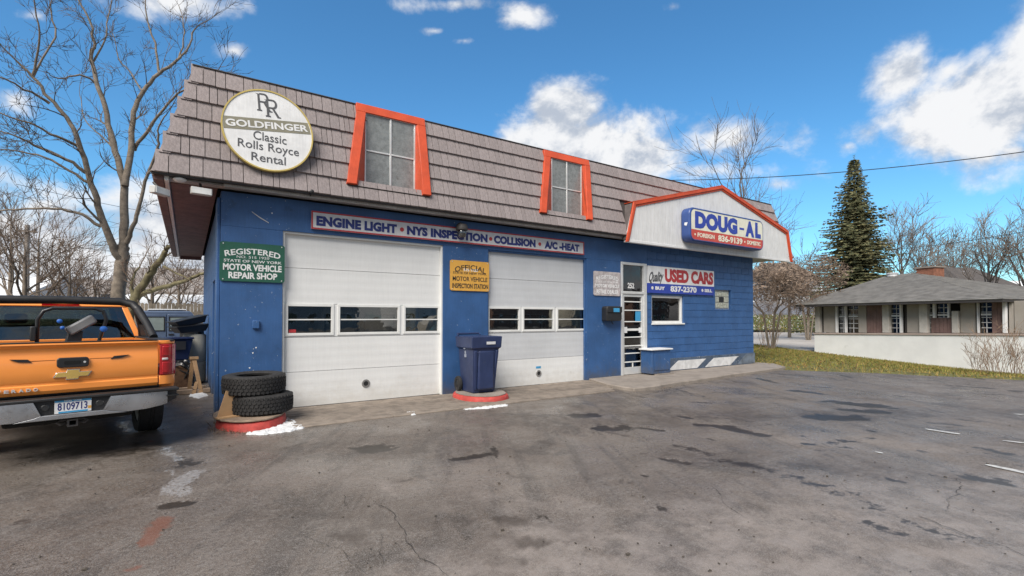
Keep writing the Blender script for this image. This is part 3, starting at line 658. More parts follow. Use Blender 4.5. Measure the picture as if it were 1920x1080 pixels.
# ---- painted kick stripes along the foot of the block wall
kb = BX('kick_board', pm('dull_blue_band', (.07, .10, .15), .6, var=.3, vscale=5, chips=(.5, .5, .5), chip_amt=.06), bld, 10.95, BW+.004, -.035, -.001, .077, .44, .004)
for a in (0.03, 1.75):
    MB().prism([(10.97+a, .10), (12.3+a, .10), (12.75+a, .36), (11.42+a, .36)], -.041, -.036, 'y').build('painted_stripe', pm('stripe_white', (.62, .62, .62), .6, var=.15, vscale=6, dirt=(.2, .22, .25), dirt_amt=.05, dscale=5), kb)
MB().prism([(14.45, .10), (BW, .10), (BW, .41), (14.95, .41)], -.041, -.036, 'y').build('painted_stripe', pm('stripe_grey', (.13, .16, .20), .6, var=.3, vscale=6), kb)
# small fixtures on the front wall
BX('junction_box', BLUE, bld, fx(473, 603), fx(486, 603), -.05, -.001, fz(480, 616), fz(480, 601), .008)
for (a, y) in ((468, 690), (480, 652), (474, 662), (510, 400), (600, 400)): 
    c = (fx(a, y), fz(a, y)); s = .013
    MB().prism([(c[0]-s, c[1]+s*.8), (c[0]+s, c[1]+s), (c[0]+s*.5, c[1]-s*.6), (c[0]-s*.2, c[1]-s)], -.003, -.0005, 'y').build('paint_chip', P_WHITE, front)
c0 = onY(472, 397); c1 = onY(504, 418); MB().tube([(c0[0], -.006, c0[2]), ((c0[0]+c1[0])/2, -.006, (c0[2]+c1[2])/2-.01), (c1[0], -.006, c1[2])], [.004, .010, .006], 5).build('paint_scratch', P_LITE, front)

# ---- mansard roof
roof = bpy.data.objects.new('mansard_roof', None); COL.objects.link(roof); roof.parent = bld
EX0, EX1, EY, EZ = -.88, 17.33, -.38, 3.74; TX0, TX1, TY, TZ = -.37, 16.82, .13, 5.64; EYB, TYB = BD+.45, BD-.05
sl = Vector((0, TY-EY, TZ-EZ)); SL = sl.length; sl.normalize(); nrm = Vector((0, -sl.z, sl.y))
NC = 6; ch = SL/NC
# dormers and gable footprints on the slope (x ranges, heights) where no shingles are laid
DOR = [dict(o=[(668, 192), (796, 222), (809, 365), (651, 343)], g=[(684, 214), (779, 234), (777, 359), (682, 345)]), dict(o=[(1020, 280), (1104, 300), (1112, 411), (1014, 398)], g=[(1034, 297), (1091, 309), (1089, 408), (1032, 400)])]
def slope_pt(px, py):            # photo pixel -> point on the front slope
    d = Vector(ray(px, py)); o_ = Vector(CAM); p0 = Vector((0, EY, EZ)); k = (p0-o_).dot(nrm)/d.dot(nrm); return o_+d*k
def mk_shingle():
    mb = MB(); t0, t1 = .004, .045
    mb.add([(0, 0, 0), (1, 0, 0), (1, 0, t1), (0, 0, t1), (0, 1, 0), (1, 0+1, 0), (1, 1, t0), (0, 1, t0)], [(0, 1, 2, 3), (7, 6, 5, 4), (3, 2, 6, 7), (0, 4, 5, 1), (1, 5, 6, 2), (0, 3, 7, 4)])
    me = mb.mesh('shingle'); me.materials.append(SHINGLE); return me
SME = mk_shingle()
skip = []
for d in DOR:
    P_ = [slope_pt(*q_) for q_ in d['o']]; skip.append((min(P_[0].x, P_[3].x)+.06, max(P_[1].x, P_[2].x)-.06, P_[3].z+.02, 9))
GBL = onY(1173, 447, -.42); GBR = onY(1484, 489, -.42)
skip.append((float(GBL[0])+.05, float(GBR[0])-.12, 0, 4.75))
rng = random.Random(11); sh = []; tz = [[slope_pt(*q_) for q_ in d['o']] for d in DOR]
for c in range(NC):
    s0 = c*ch-(.02 if c == 0 else 0); f0 = c/NC; f1 = (c+1)/NC; s1 = (c+1)*ch+.03
    def inskip(xa, xb, z0_, z1_):
        for a, b_, lo, hi in skip[2:]:
            if a <= xa and xb <= b_ and (z0_+z1_)/2 <= hi: return True
        for q0, q1, q2, q3 in tz:
            u = lambda z: min(1, max(0, (z-q3.z)/(q0.z-q3.z)))
            if (z0_+z1_)/2 < q3.z-.02: continue
            if xa > q3.x+(q0.x-q3.x)*u(z0_)+.02 and xb < q2.x+(q1.x-q2.x)*u(z0_)-.02: return True
        return False
    xl = EX0+(TX0-EX0)*f0+.02; xr = EX1+(TX1-EX1)*f0-.02; x = xl
    while x < xr-.03:
        w = rng.choice([.09, .11, .14, .17, .2, .23, .26]); w = min(w, xr-x); x_a, x_b = x, x+w; x += w
        zc = EZ+sl.z*(s0+s1)/2
        if inskip(x_a, x_b, EZ+sl.z*s0, EZ+sl.z*s1): continue
        lim = EX0+(TX0-EX0)*min(1., f1)*.0
        sh.append((x_a+.005, w-.010, s0+rng.uniform(-.004, .004), s1, c))
def sh_matrix(s):
    x_, w_, s0, s1, c = s; o_ = Vector((x_, EY, EZ))+sl*s0+nrm*(.004+.012*1)
    tilt = .0
    M = Matrix(((w_, 0, 0, o_.x), (0, sl.y*(s1-s0), nrm.y, o_.y), (0, sl.z*(s1-s0), nrm.z, o_.z), (0, 0, 0, 1))); return M
sh.sort(key=lambda s: (s[0]+.4)**2+30*0)
rest = MB()
for i, s in enumerate(sh):
    M = sh_matrix(s)
    if i < 298:
        o = bpy.data.objects.new('shingle', SME); COL.objects.link(o); o.parent = roof; o.matrix_basis = M
    else:
        rest.add([M @ v.co for v in SME.vertices], [tuple(p_.vertices) for p_ in SME.polygons])
# underlay sheets below the shingles, open behind the dormers
core = MB()
def us(x, z): f = (z-EZ)/(TZ-EZ); return (x, EY+(TY-EY)*f, z)
def cut(a, b_, c, d):
    fa, fb = (c-EZ)/(TZ-EZ), (d-EZ)/(TZ-EZ); cl = lambda x, f: min(max(x, EX0+(TX0-EX0)*f), EX1+(TX1-EX1)*f)
    v = [us(cl(a, fa), c), us(cl(b_, fa), c), us(cl(b_, fb), d), us(cl(a, fb), d)]; core.add(v+[(p_[0], p_[1]+.05, p_[2]) for p_ in v], [(0, 1, 2, 3), (7, 6, 5, 4), (0, 3, 7, 4), (1, 5, 6, 2)])
for a, b_, c, d in rects_minus((EX0, EX1, EZ, TZ), [(q_[0]+.05, q_[1]-.05, q_[2]+.01, TZ-.02) for q_ in skip[:2]]): cut(a, b_, c, d)
core.add([(EX0, EY, EZ), (EX0, EYB, EZ), (TX0, TYB, TZ), (TX0, TY, TZ)], [(0, 1, 2, 3)]); core.add([(EX1, EY, EZ), (EX1, EYB, EZ), (TX1, TYB, TZ), (TX1, TY, TZ)], [(0, 1, 2, 3)]); core.add([(EX0, EYB, EZ), (EX1, EYB, EZ), (TX1, TYB, TZ), (TX0, TYB, TZ)], [(0, 1, 2, 3)])
core.build('roof_underlay', UNDERLAY, roof, fix=False)
# left and right slopes and the rear, same courses
def side_courses(mb, e0, e1, t0, t1, out):
    e0, e1, t0, t1 = map(Vector, (e0, e1, t0, t1)); rng = random.Random(5)
    for c in range(NC):
        a0 = e0.lerp(t0, c/NC); a1 = e1.lerp(t1, c/NC); b0 = e0.lerp(t0, (c+1)/NC); b1 = e1.lerp(t1, (c+1)/NC); n = max(6, int((a1-a0).length/.21)); ks = sorted([0, 1]+[(k+rng.uniform(-.3, .3))/n for k in range(1, n)])
        for u, v in zip(ks, ks[1:]):
            g = .01/(a1-a0).length; p0, p1, p2, p3 = a0.lerp(a1, u+g), a0.lerp(a1, v-g), b0.lerp(b1, v-g), b0.lerp(b1, u+g); O0, O1 = out*.022, out*.008
            mb.add([p0, p1, p2, p3, p0+O0, p1+O0, p2+O1, p3+O1], [(4, 5, 6, 7), (0, 1, 5, 4), (1, 2, 6, 5), (2, 3, 7, 6), (3, 0, 4, 7)])
nl = Vector((-(TZ-EZ), 0, TX0-EX0)).normalized()
side_courses(rest, (EX0, EYB, EZ), (EX0, EY, EZ), (TX0, TYB, TZ), (TX0, TY, TZ), nl)
side_courses(rest, (EX1, EY, EZ), (EX1, EYB, EZ), (TX1, TY, TZ), (TX1, TYB, TZ), Vector((-nl.x, 0, nl.z)))
side_courses(rest, (EX1, EYB, EZ), (EX0, EYB, EZ), (TX1, TYB, TZ), (TX0, TYB, TZ), Vector((0, -nrm.y, nrm.z)))
ro = rest.build('shingles', SHINGLE, roof, fix=False); ro['kind'] = 'stuff'
# hip caps at both front corners, course by course
for sgn, e, tt in ((1, (EX0, EY, EZ), (TX0, TY, TZ)), (-1, (EX1, EY, EZ), (TX1, TY, TZ))):
    e, tt = Vector(e), Vector(tt); ax = (tt-e).normalized(); out = Vector((-sgn, -1, .4)).normalized()
    for c in range(NC):
        a = e.lerp(tt, c/NC)+ax*(-.02); b_ = e.lerp(tt, (c+1)/NC)+ax*.015; w = .13
        fa = Vector((sgn*w, 0, 0)); sd = Vector((0, w, 0)); o1, o2 = nrm*.045+Vector((-sgn*.012, 0, 0)), nrm*.024+Vector((-sgn*.006, 0, 0))
        mb = MB().add([a+fa+nrm*.05, a+o1, a+sd+Vector((-sgn*.02, 0, .01)), b_+fa*.9+nrm*.028, b_+o2, b_+sd+Vector((-sgn*.012, 0, .01)), a+fa, a+sd, b_+fa*.9, b_+sd], [(0, 1, 4, 3), (1, 2, 5, 4), (6, 7, 2, 1, 0), (0, 3, 8, 6), (2, 7, 9, 5), (3, 4, 5, 9, 8)])
        mb.build('hip_cap', SHINGLE, roof)
# ridge cap, eave edging, gutter, soffit
BX('roof_cap', DARKTRIM, roof, TX0-.04, TX1+.04, TY-.045, TY+.06, TZ+.0, TZ+.022, .006)
BX('roof_cap', DARKTRIM, roof, TX0-.05, TX0+.06, TY+.06, TYB, TZ+.0, TZ+.045, .006)
BX('flat_roof', pm('roof_felt', (.06, .06, .06), .9), roof, TX0+.06, TX1, TY+.06, TYB, TZ-.01, TZ+.02)
BX('drip_edge', DARKTRIM, roof, EX0-.01, EX1+.01, EY-.025, EY+.06, EZ-.035, EZ-.002)
BX('gutter', GUTTER, roof, .02, 8.9, EY+.065, EY+.15, EZ-.075, EZ-.004, .01)
BX('soffit', GUTTER, roof, EX0+.02, EX1-.02, EY+.16, .0-.002, EZ-.045, EZ-.02)
BX('soffit', SOFFIT, roof, EX0+.20, -.052, .0, EYB-.05, EZ-.055, EZ-.02)
BX('soffit', SOFFIT, roof, EX0+.01, EX0+.13, EY+.07, EYB-.05, EZ-.10, EZ-.004, .004)
BX('soffit_channel', P_WHITE, roof, EX0+.135, EX0+.195, EY+.08, EYB-.06, EZ-.09, EZ-.004, .006)
BX('soffit', SOFFIT, roof, EX0+.205, -.06, EYB-.045, EYB-.005, EZ-.16, EZ-.004)
BX('soffit', pm('pale_soffit', (.45, .45, .45), .6, var=.1), roof, BW+.001, EX1-.03, .0, EYB-.05, EZ-.06, EZ-.02)

# ---- dormer windows
for k, d in enumerate(DOR):
    dm = bpy.data.objects.new('dormer_window', None); COL.objects.link(dm); dm.parent = bld
    lift = .10
    def sp(px, py, off=lift):
        dd = Vector(ray(px, py)); o_ = Vector(CAM); p0 = Vector((0, EY, EZ))+nrm*off; kk = (p0-o_).dot(nrm)/dd.dot(nrm); return o_+dd*kk
    TL, TR, BR_, BL_ = [sp(*q_) for q_ in d['o']]
    zt = (TL.z+TR.z)/2; zb = (BL_.z+BR_.z)/2
    def onsl(x, z, off=lift): # point with given x,z on lifted slope
        p0 = Vector((0, EY, EZ))+nrm*off; y = p0.y-(nrm.z*(z-p0.z))/nrm.y; return Vector((x, y, z))
    gy = onsl(0, zt-.14).y+.02
    gx0 = float(onY(*d['g'][0], gy)[0]); gx1 = float(onY(*d['g'][1], gy)[0]); gzt = zt-.15
    ox = [(TL.x+.0, zt), (TR.x, zt), (BR_.x, zb), (BL_.x, zb)]
    def face(poly, thick, name, mt):   # slab lying on the lifted slope
        a = [onsl(x, z) for x, z in poly]; b_ = [v-nrm*thick for v in a]; n = len(poly)
        MB().add(a+b_, [tuple(range(n)), tuple(range(2*n-1, n-1, -1))]+[(i, (i+1) % n, (i+1) % n+n, i+n) for i in range(n)]).build(name, mt, dm, bevel=.006)
    iw = .17
    # jambs splay outwards towards the sill
    face([(BL_.x, zb), (BL_.x+iw, zb), (TL.x+iw, zt-.17), (TL.x, zt-.17)], .16, 'jamb', RED)
    face([(BR_.x-iw, zb), (BR_.x, zb), (TR.x, zt-.17), (TR.x-iw, zt-.17)], .16, 'jamb', RED)
    face([(TL.x, zt-.168), (TR.x, zt-.168), (TR.x, zt), (TL.x, zt)], .20, 'head', RED)
    # outer cheeks standing on the slope
    for xa, xb in ((BL_.x+.005, TL.x+.005), (BR_.x-.025, TR.x-.025)):
        a = [onsl(xa, zb+.01), onsl(xa+.02, zb+.01), onsl(xb+.02, zt-.02), onsl(xb, zt-.02)]; b_ = [v-nrm*.3 for v in a]; a = [v-nrm*.165 for v in a]
        MB().hexa([b_[0], b_[1], a[1], a[0]], [b_[3], b_[2], a[2], a[3]]).build('cheek', RED, dm)
    # reveals and the vertical glazed sash behind
    for gx, jx0, jx1, sg in ((gx0, BL_.x+iw, TL.x+iw, -1), (gx1, BR_.x-iw, TR.x-iw, 1)):
        p = [Vector((gx, gy, zb)), Vector((gx, gy, gzt)), onsl(jx1, zt-.17)-nrm*.01, onsl(jx0, zb+.0)-nrm*.01]
        off = Vector((sg*.015, 0, 0)); MB().add(p+[v+off for v in p], [(0, 1, 2, 3), (7, 6, 5, 4), (0, 3, 7, 4), (1, 0, 4, 5), (2, 1, 5, 6), (3, 2, 6, 7)]).build('reveal', RED, dm)
    BX('back_box', UNDERLAY, dm, gx0-.02, gx1+.02, gy+.05, gy+.12, zb-.0, gzt+.1)
    fr = MB(); e = .03; zm = (zb+gzt)/2+.03; xm = (gx0+gx1)/2
    for A_, B_, C_, D_ in rects_minus((gx0, gx1, zb+.03, gzt), [(gx0+e, xm-.018, zb+.06, zm-.015), (xm+.018, gx1-e, zb+.06, zm-.015), (gx0+e, xm-.018, zm+.015, gzt-e), (xm+.018, gx1-e, zm+.015, gzt-e)]): fr.box(A_, B_, gy, gy+.04, C_, D_)
    fr.build('sash', ALU, dm, bevel=.004)
    for a, b_ in ((gx0+e, xm-.018), (xm+.018, gx1-e)):
        for c_, d_ in ((zb+.06, zm-.015), (zm+.015, gzt-e)): BX('pane', FROST, dm, a-.004, b_+.004, gy+.015, gy+.03, c_-.004, d_+.004)
    MB().add([onsl(BL_.x+.02, zb-.02, .055), onsl(BR_.x-.02, zb-.02, .055), Vector((BR_.x-.02, gy+.06, zb+.028)), Vector((BL_.x+.02, gy+.06, zb+.028)), onsl(BL_.x+.02, zb-.05, .03), onsl(BR_.x-.02, zb-.05, .03), Vector((BR_.x-.02, gy+.06, zb-.03)), Vector((BL_.x+.02, gy+.06, zb-.03))],
             [(0, 1, 2, 3), (7, 6, 5, 4), (0, 4, 5, 1), (1, 5, 6, 2), (3, 2, 6, 7), (0, 3, 7, 4)]).build('sill', DARKTRIM, dm)

# ---- white gable over the office
gab = bpy.data.objects.new('gable', None); COL.objects.link(gab); gab.parent = bld
GY = -.44
gpx = [(1173, 447), (1187, 379), (1352, 350), (1476, 436), (1484, 489)]
G = [(float(onY(*q_, GY)[0]), float(onY(*q_, GY)[2])) for q_ in gpx]
zb = (G[0][1]+G[4][1])/2; zs_ = (G[1][1]+G[3][1])/2; G = [(G[0][0], zb), (G[1][0], zs_), (G[2][0], G[2][1]), (G[3][0], zs_), (G[4][0], zb)]
def yback(z): return EY+(z-EZ)/(TZ-EZ)*(TY-EY)+.06
body = MB(); n = 5; a = [(x, GY+.03, z) for x, z in G]; b_ = [(x, max(yback(z), GY+.12), z) for x, z in G]
body.add(a+b_, [tuple(range(n)), tuple(range(2*n-1, n-1, -1))]+[((i+1) % n, i, i+n, (i+1) % n+n) for i in range(n)]).build('gable_box', pm('gable_side', (.12, .10, .095), .8, var=.2), gab)
# vertical siding boards, each its own piece
def ztop(x):
    for (xa, za), (xb, zb_) in zip(G[:-1], G[1:]):
        if xa <= x <= xb and xb-xa > .001: return za+(zb_-za)*(x-xa)/(xb-xa)
    return zb
bw = .152; x = G[0][0]+.05
while x < G[4][0]-.05:
    xa, xb = x, min(x+bw-.008, G[4][0]-.04); x += bw
    za, zc = ztop(xa)-.05, ztop(xb)-.05
    if min(za, zc) < zb+.05: continue
    pts = [(xa, zb+.0), (xb, zb+.0), (xb, zc), (xa, za)]
    if xa < G[2][0] < xb: pts.insert(3, (G[2][0], G[2][1]-.05))
    MB().prism(pts, GY, GY+.029, 'y').build('siding_board', GABW, gab)
BX('bottom_trim', GABW, gab, G[0][0]+.04, G[4][0]-.03, GY-.012, GY+.10, zb-.07, zb-.002, .006)
def trim(pa, pb, w, yy0, yy1, mt, name='trim', inset=0):
    pa, pb = np.array(pa), np.array(pb); d = (pb-pa)/np.hypot(*(pb-pa)); nn = np.array([d[1], -d[0]])   # towards inside (below)
    pp = [pa+nn*inset-d*0, pb+nn*inset, pb+nn*(w+inset), pa+nn*(w+inset)]
    MB().prism([tuple(v) for v in pp], yy0, yy1, 'y').build(name, mt, gab, bevel=.008)
# mitred trim: outer offset polygon against inner one
def off_poly(G, w):
    out = []
    for i in range(5):
        ds = []
        for a_, b__ in ((i-1, i), (i, i+1)):
            if 0 <= a_ and b__ < 5:
                d = np.array(G[b__])-np.array(G[a_]); d = d/np.hypot(*d); ds.append(np.array([d[1], -d[0]]))
        nn = sum(ds); nn = nn/np.hypot(*nn); k = 1/max(.4, float(nn@ds[0])); out.append(np.array(G[i])+nn*w*k)
    out[0][1] = zb-.06; out[4][1] = zb-.06; return out
O1 = off_poly(G, -.02); O2 = off_poly(G, .065); O3 = off_poly(G, .115)
O1[0][1] = O1[4][1] = zb-.08
for i in range(4):
    MB().prism([tuple(O1[i]), tuple(O1[i+1]), tuple(O2[i+1]), tuple(O2[i])], GY-.05, GY-.001, 'y').build('trim', RED, gab, bevel=.008)
    MB().prism([tuple(O2[i]), tuple(O2[i+1]), tuple(O3[i+1]), tuple(O3[i])], GY-.025, GY-.0005, 'y').build('trim', RED, gab, bevel=.006)
    if i in (0, 3): continue
    top = [tuple(O1[i]), tuple(O1[i+1])]
    (xa, za), (xb, zb_) = top
    pa = [(xa, GY-.052, za), (xb, GY-.052, zb_), (xb, max(GY+.1, yback(zb_)), zb_), (xa, max(GY+.1, yback(za)), za)]; up_ = Vector((-(zb_-za), 0, xb-xa)).normalized()*.02
    MB().hexa([Vector(v) for v in pa], [Vector(v)+up_ for v in pa]).build('edge_flashing', RED, gab)
# floodlights and cameras under the eave
def flood(px, py, Y, aim, label):
    c = onY(px, py, Y); fl = thing('floodlight', (c[0], Y, c[2]), label, 'floodlight', aim, 'floodlights under the left eave corner')
    BX('lamp_body', pm('lamp_housing', (.55, .54, .52), .5), fl, -.14, .14, -.07, .03, -.06, .05, .012)
    BX('lens', pm('lamp_lens', (.8, .8, .78), .2), fl, -.125, .125, -.078, -.071, -.05, .04)
    MB().tube([(0, .0, .05), (0, .05, .10), (0, .08, .13)], .018, 8).build('arm', DARKTRIM, fl)
flood(377, 359, -.28, .15, 'pale box floodlight under the eave nearest the blue wall')
flood(297, 358, -.34, .9, 'pale box floodlight at the outermost left corner of the eave')
c = onY(337, 340, -.36); jb = thing('eave_lamp', (c[0], -.30, EZ-.045), 'small round white lamp under the eave between the two floodlights', 'lamp')
MB().lathe([(.07, .012), (.09, -.01), (.07, -.04), (.02, -.055)], 16, 'z').build('cover', P_WHITE, jb, smooth=50)
c = onY(583, 361, -.40); cm = thing('security_camera', (c[0], -.40, c[2]+.0), 'small black camera on the roof edge right of the round sign', 'camera')
MB().lathe([(.02, -.10), (.034, -.09), (.034, .05), (.02, .06)], 12, 'y', (0, 0, .0)).build('body', BLACK, cm, smooth=40)
MB().tube([(0, .03, -.02), (0, .05, -.05)], .014, 6).build('bracket', BLACK, cm)
c = onY(1470, 492, -.30); cm = thing('security_camera', (c[0], -.30, EZ-.13), 'white camera hanging under the right end of the gable', 'camera')
MB().lathe([(.03, -.12), (.05, -.11), (.05, .08), (.03, .1)], 12, 'y', (0, 0, 0)).build('body', P_WHITE, cm, smooth=40)
MB().tube([(0, .03, .03), (0, .03, .13)], .016, 6).build('bracket', BLACK, cm)
c = onY(866, 430, -.2); lm = thing('wall_lamp', (c[0], -.20, c[2]), 'dark dusk-to-dawn lamp with clear globe hanging before the long service sign', 'lamp')
MB().lathe([(.02, .12), (.10, .10), (.13, .03), (.12, -.02), (.06, -.03)], 18, 'z').build('hood', DARKTRIM, lm, smooth=50)
MB().lathe([(.085, -.025), (.10, -.08), (.085, -.15), (.03, -.18)], 18, 'z').build('globe', glass_mat('globe_glass', (.5, .5, .47), 1.5), lm, smooth=60)
MB().tube([(0, 0, .1), (0, .08, .14), (0, .2, .12)], .022, 8).build('arm', DARKTRIM, lm)
# ================================================================== SIGNS
def sign_at(name, label, x0, x1, z0, z1, Y, tilt=0):
    t_ = thing(name, ((x0+x1)/2, Y, (z0+z1)/2), label, 'sign'); t_.rotation_euler = (tilt, 0, 0); return t_, (x1-x0)/2, (z1-z0)/2
# round rental sign on the shingles
YS = -.40
cx = (fx(414, 243, YS)+fx(588, 243, YS))/2; cw_ = (fx(588, 243, YS)-fx(414, 243, YS))/2; cz = (fz(500, 164, YS)+fz(500, 322, YS))/2; chh = (fz(500, 164, YS)-fz(500, 322, YS))/2
s, hw, hh = sign_at('round_sign', 'round white sign with gold rim and monogram fixed to the shingled roof', cx-cw_, cx+cw_, cz-chh, cz+chh, YS+.08, rad(-6))
ell = [(hw*math.cos(2*math.pi*k/56), hh*math.sin(2*math.pi*k/56)) for k in range(56)]
MB().prism([(x*.972, z*.972) for x, z in ell], -.045, .0, 'y').build('panel', P_WHITE, s)
rim = MB(); n = 56; vs = []
for k, y in ((.968, -.056), (1., -.056), (1., .01), (.968, .01)): vs += [(x*k, y, z*k) for x, z in ell]
rim.add(vs, [(a*n+i, a*n+(i+1) % n, ((a+1) % 4)*n+(i+1) % n, ((a+1) % 4)*n+i) for a in range(4) for i in range(n)]).build('rim', P_GOLD, s)
bz0, bz1 = -.02*hh, .27*hh; band = [(x*.966, z*.966) for x, z in ell if bz0 < z*.966 < bz1]
rt = sorted([p_ for p_ in band if p_[0] > 0], key=lambda p_: p_[1]); lf = sorted([p_ for p_ in band if p_[0] < 0], key=lambda p_: -p_[1])
ex_ = lambda z: .966*hw*math.sqrt(1-(z/(.966*hh))**2)
poly = [(ex_(bz0), bz0)]+rt+[(ex_(bz1), bz1), (-ex_(bz1), bz1)]+lf+[(-ex_(bz0), bz0)]
ROT = (0, rad(-7.5), 0)
MB().prism([(x*.985, z) for x, z in poly], -.0485, -.0455, 'y').build('band', P_OLIVE, s).rotation_euler = ROT
text('GOLDFINGER', s, -.90*hw, .90*hw, .035*hh, .205*hh, -.049, P_WHITE, bold=.028).rotation_euler = ROT
text('Classic', s, -.34*hw, .38*hw, -.28*hh, -.07*hh, -.046, P_GREY, bold=.004); text('Rolls Royce', s, -.66*hw, .66*hw, -.58*hh, -.32*hh, -.046, P_GREY, bold=.004); text('Rental', s, -.38*hw, .36*hw, -.80*hh, -.60*hh, -.046, P_GREY, bold=.004)
# interlaced double letter monogram with slab serifs
for ox, oz in ((-.20, .06), (-.02, -.06)):
    x0, z0 = ox*hw, (.40+oz)*hh; w_, h_ = .28*hw, .44*hh; st = .045*hw; yy = -.046-(.001 if ox > -.1 else 0); m = MB()
    P2 = lambda pts: m.prism([(x0+a*w_, z0+b*h_) for a, b in pts], yy-.004, yy, 'y')
    P2([(-.10, 0), (.30, 0), (.30, .05), (.18, .08), (.18, .92), (.30, .95), (-.10, .95), (-.10, 1), (-.10, .95), (.02, .92), (.02, .08), (-.10, .05)])
    bowl = [(.18, 1.0), (.55, 1.0)]+[(.55+.32*math.sin(rad(a)), .74+.26*math.cos(rad(a))) for a in range(10, 180, 17)]+[(.55, .48), (.18, .48), (.18, .56), (.50, .56)]+[(.50+.20*math.sin(rad(a)), .74+.18*math.cos(rad(a))) for a in range(170, 0, -17)]+[(.50, .92), (.18, .92)]
    P2(bowl); P2([(.42, .50), (.60, .50), (.98, .06), (1.10, .05), (1.10, 0), (.82, 0)])
    m.build('monogram', P_GREY, s).rotation_euler = (0, rad(-4), 0)
# long service sign over the doors
x0, x1 = fx(583, 410), fx(1092, 465); z1_ = fz(583, 395, -.05); z0_ = fz(583, 430, -.05); z1_, z0_ = (fz(583, 395, -.05)+fz(1092, 454, -.05))/2, (fz(583, 430, -.05)+fz(1092, 476, -.05))/2
s, hw, hh = sign_at('service_sign', 'long pale service sign with red edge running above both overhead doors', x0, x1, z0_, z1_, -.03)
BX('panel', P_LITE, s, -hw, hw, -.025, .025, -hh, hh)
e = .022; m = MB()
for A_, B_, C_, D_ in rects_minus((-hw-.004, hw+.004, -hh-.004, hh+.004), [(-hw+e, hw-e, -hh+e, hh-e)]): m.box(A_, B_, -.030, -.0255, C_, D_)
m.build('border', P_RED, s)
X = lambda px: fx(px, 440, -.055)-(x0+x1)/2
for w_, a, b_ in (('ENGINE LIGHT', 593, 744), ('NYS INSPECTION', 763, 914), ('COLLISION', 926, 1004), ('A/C -HEAT', 1021, 1086)):
    text(w_, s, X(a), X(b_), -.62*hh, .52*hh, -.026, P_NAVY, bold=.06, spacing=1.04)
for a in (753.5, 920, 1012): MB().lathe([(.042, -.030), (.042, -.0255)], 14, 'y', (X(a), 0, -.05*hh)).build('dot', P_RED, s)
# three official plates
def plate(name, label, tl, br, Y, mat, lines, lm, extra=None):
    x0, x1, z0, z1 = fx(*tl, Y), fx(*br, Y), fz(*br, Y), fz(*tl, Y)
    return x0, x1, z0, z1
def official(label, tl, tr, br, bl, mat, lm, lines, rim=None):
    Y = -.02; x0 = fx(*tl, Y); x1 = fx(*tr, Y); z1 = (fz(*tl, Y)+fz(*tr, Y))/2; z0 = (fz(*bl, Y)+fz(*br, Y))/2
    s, hw, hh = sign_at('official_sign', label, x0, x1, z0, z1, Y)
    MB().prism(rrect(-hw, hw, -hh, hh, .04), -.006, .012, 'y').build('panel', mat, s)
    for body, a, b_, c, d, bold, arc, m2 in lines: text(body, s, a*hw, b_*hw, c*hh, d*hh, -.0065, m2 or lm, bold=bold, arc=arc*hh, depth=.002)
    for sx in (-.9, .9):
        for sz in (-.9, .9): MB().lathe([(.010, -.012), (.010, -.0065)], 8, 'y', (sx*hw, 0, sz*hh)).build('screw', ALU, s)
    return s
official('green registered repair shop sign on the blue corner pier', (412, 456), (534, 457), (534, 530), (412, 527), P_GREEN, P_WHITE,
         [('REGISTERED', -.86, .86, .42, .72, .02, .18, None), ('NO. 515 1920', -.5, .5, .20, .33, 0, 0, None), ('STATE OF NEW YORK', -.88, .9, -.02, .12, .012, 0, None), ('MOTOR VEHICLE', -.9, .9, -.44, -.10, .035, 0, None), ('REPAIR SHOP', -.74, .76, -.86, -.52, .035, 0, None)])
official('yellow inspection station sign on the blue pier between the doors', (844, 487), (917, 492), (917, 546), (844, 545), P_YEL, P_BLACK,
         [('OFFICIAL', -.78, .82, .40, .74, .012, .22, None), ('515 1920', -.34, .40, .30, .48, .03, 0, P_WHITE), ('STATE OF NEW YORK', -.86, .86, .10, .25, .015, 0, None), ('MOTOR VEHICLE', -.88, .9, -.36, -.06, .015, 0, None), ('INSPECTION STATION', -.9, .94, -.84, -.52, .025, 0, None)])
official('faded pinkish dealer sign beside the glass entrance door', (1113, 507), (1163, 512), (1163, 555), (1113, 554), P_FADED, P_WHITE,
         [('REGISTERED', -.82, .84, .42, .72, .02, .2, None), ('STATE OF NEW YORK', -.84, .86, .06, .22, .0, 0, None), ('MOTOR VEHICLE', -.88, .9, -.32, -.04, .03, 0, None), ('RETAIL DEALER', -.8, .84, -.84, -.5, .03, 0, None)])
# used cars banner
Y = -.03; x0, x1 = fx(1214, 497, Y), fx(1338, 509, Y); z1 = (fz(1214, 498, Y)+fz(1337, 508.5, Y))/2; z0 = (fz(1214, 550, Y)+fz(1338, 553, Y))/2
s, hw, hh = sign_at('used_cars_sign', 'white over blue used cars sign above the office window', x0, x1, z0, z1, Y)
zm = z0+(z1-z0)*.36-(z0+z1)/2
BX('panel', P_WHITE, s, -hw, hw, -.012, .02, zm, hh); BX('band', P_BLUE, s, -hw, hw, -.012, .02, -hh, zm-.001)
text('Quality', s, -.97*hw, -.58*hw, zm+.12*hh, hh-.18*hh, -.0125, P_GREY, bold=.03, shear=.35).rotation_euler = (0, rad(-4), 0)
text('USED CARS', s, -.53*hw, .97*hw, zm+.14*hh, hh-.12*hh, -.0125, P_RED, bold=.055)
text('BUY', s, -.80*hw, -.53*hw, -.76*hh, -.50*hh, -.0125, P_WHITE, bold=.05); text('837-2370', s, -.37*hw, .42*hw, -.86*hh, -.40*hh, -.0125, P_WHITE, bold=.04); text('SELL', s, .68*hw, .93*hw, -.76*hh, -.50*hh, -.0125, P_WHITE, bold=.05)
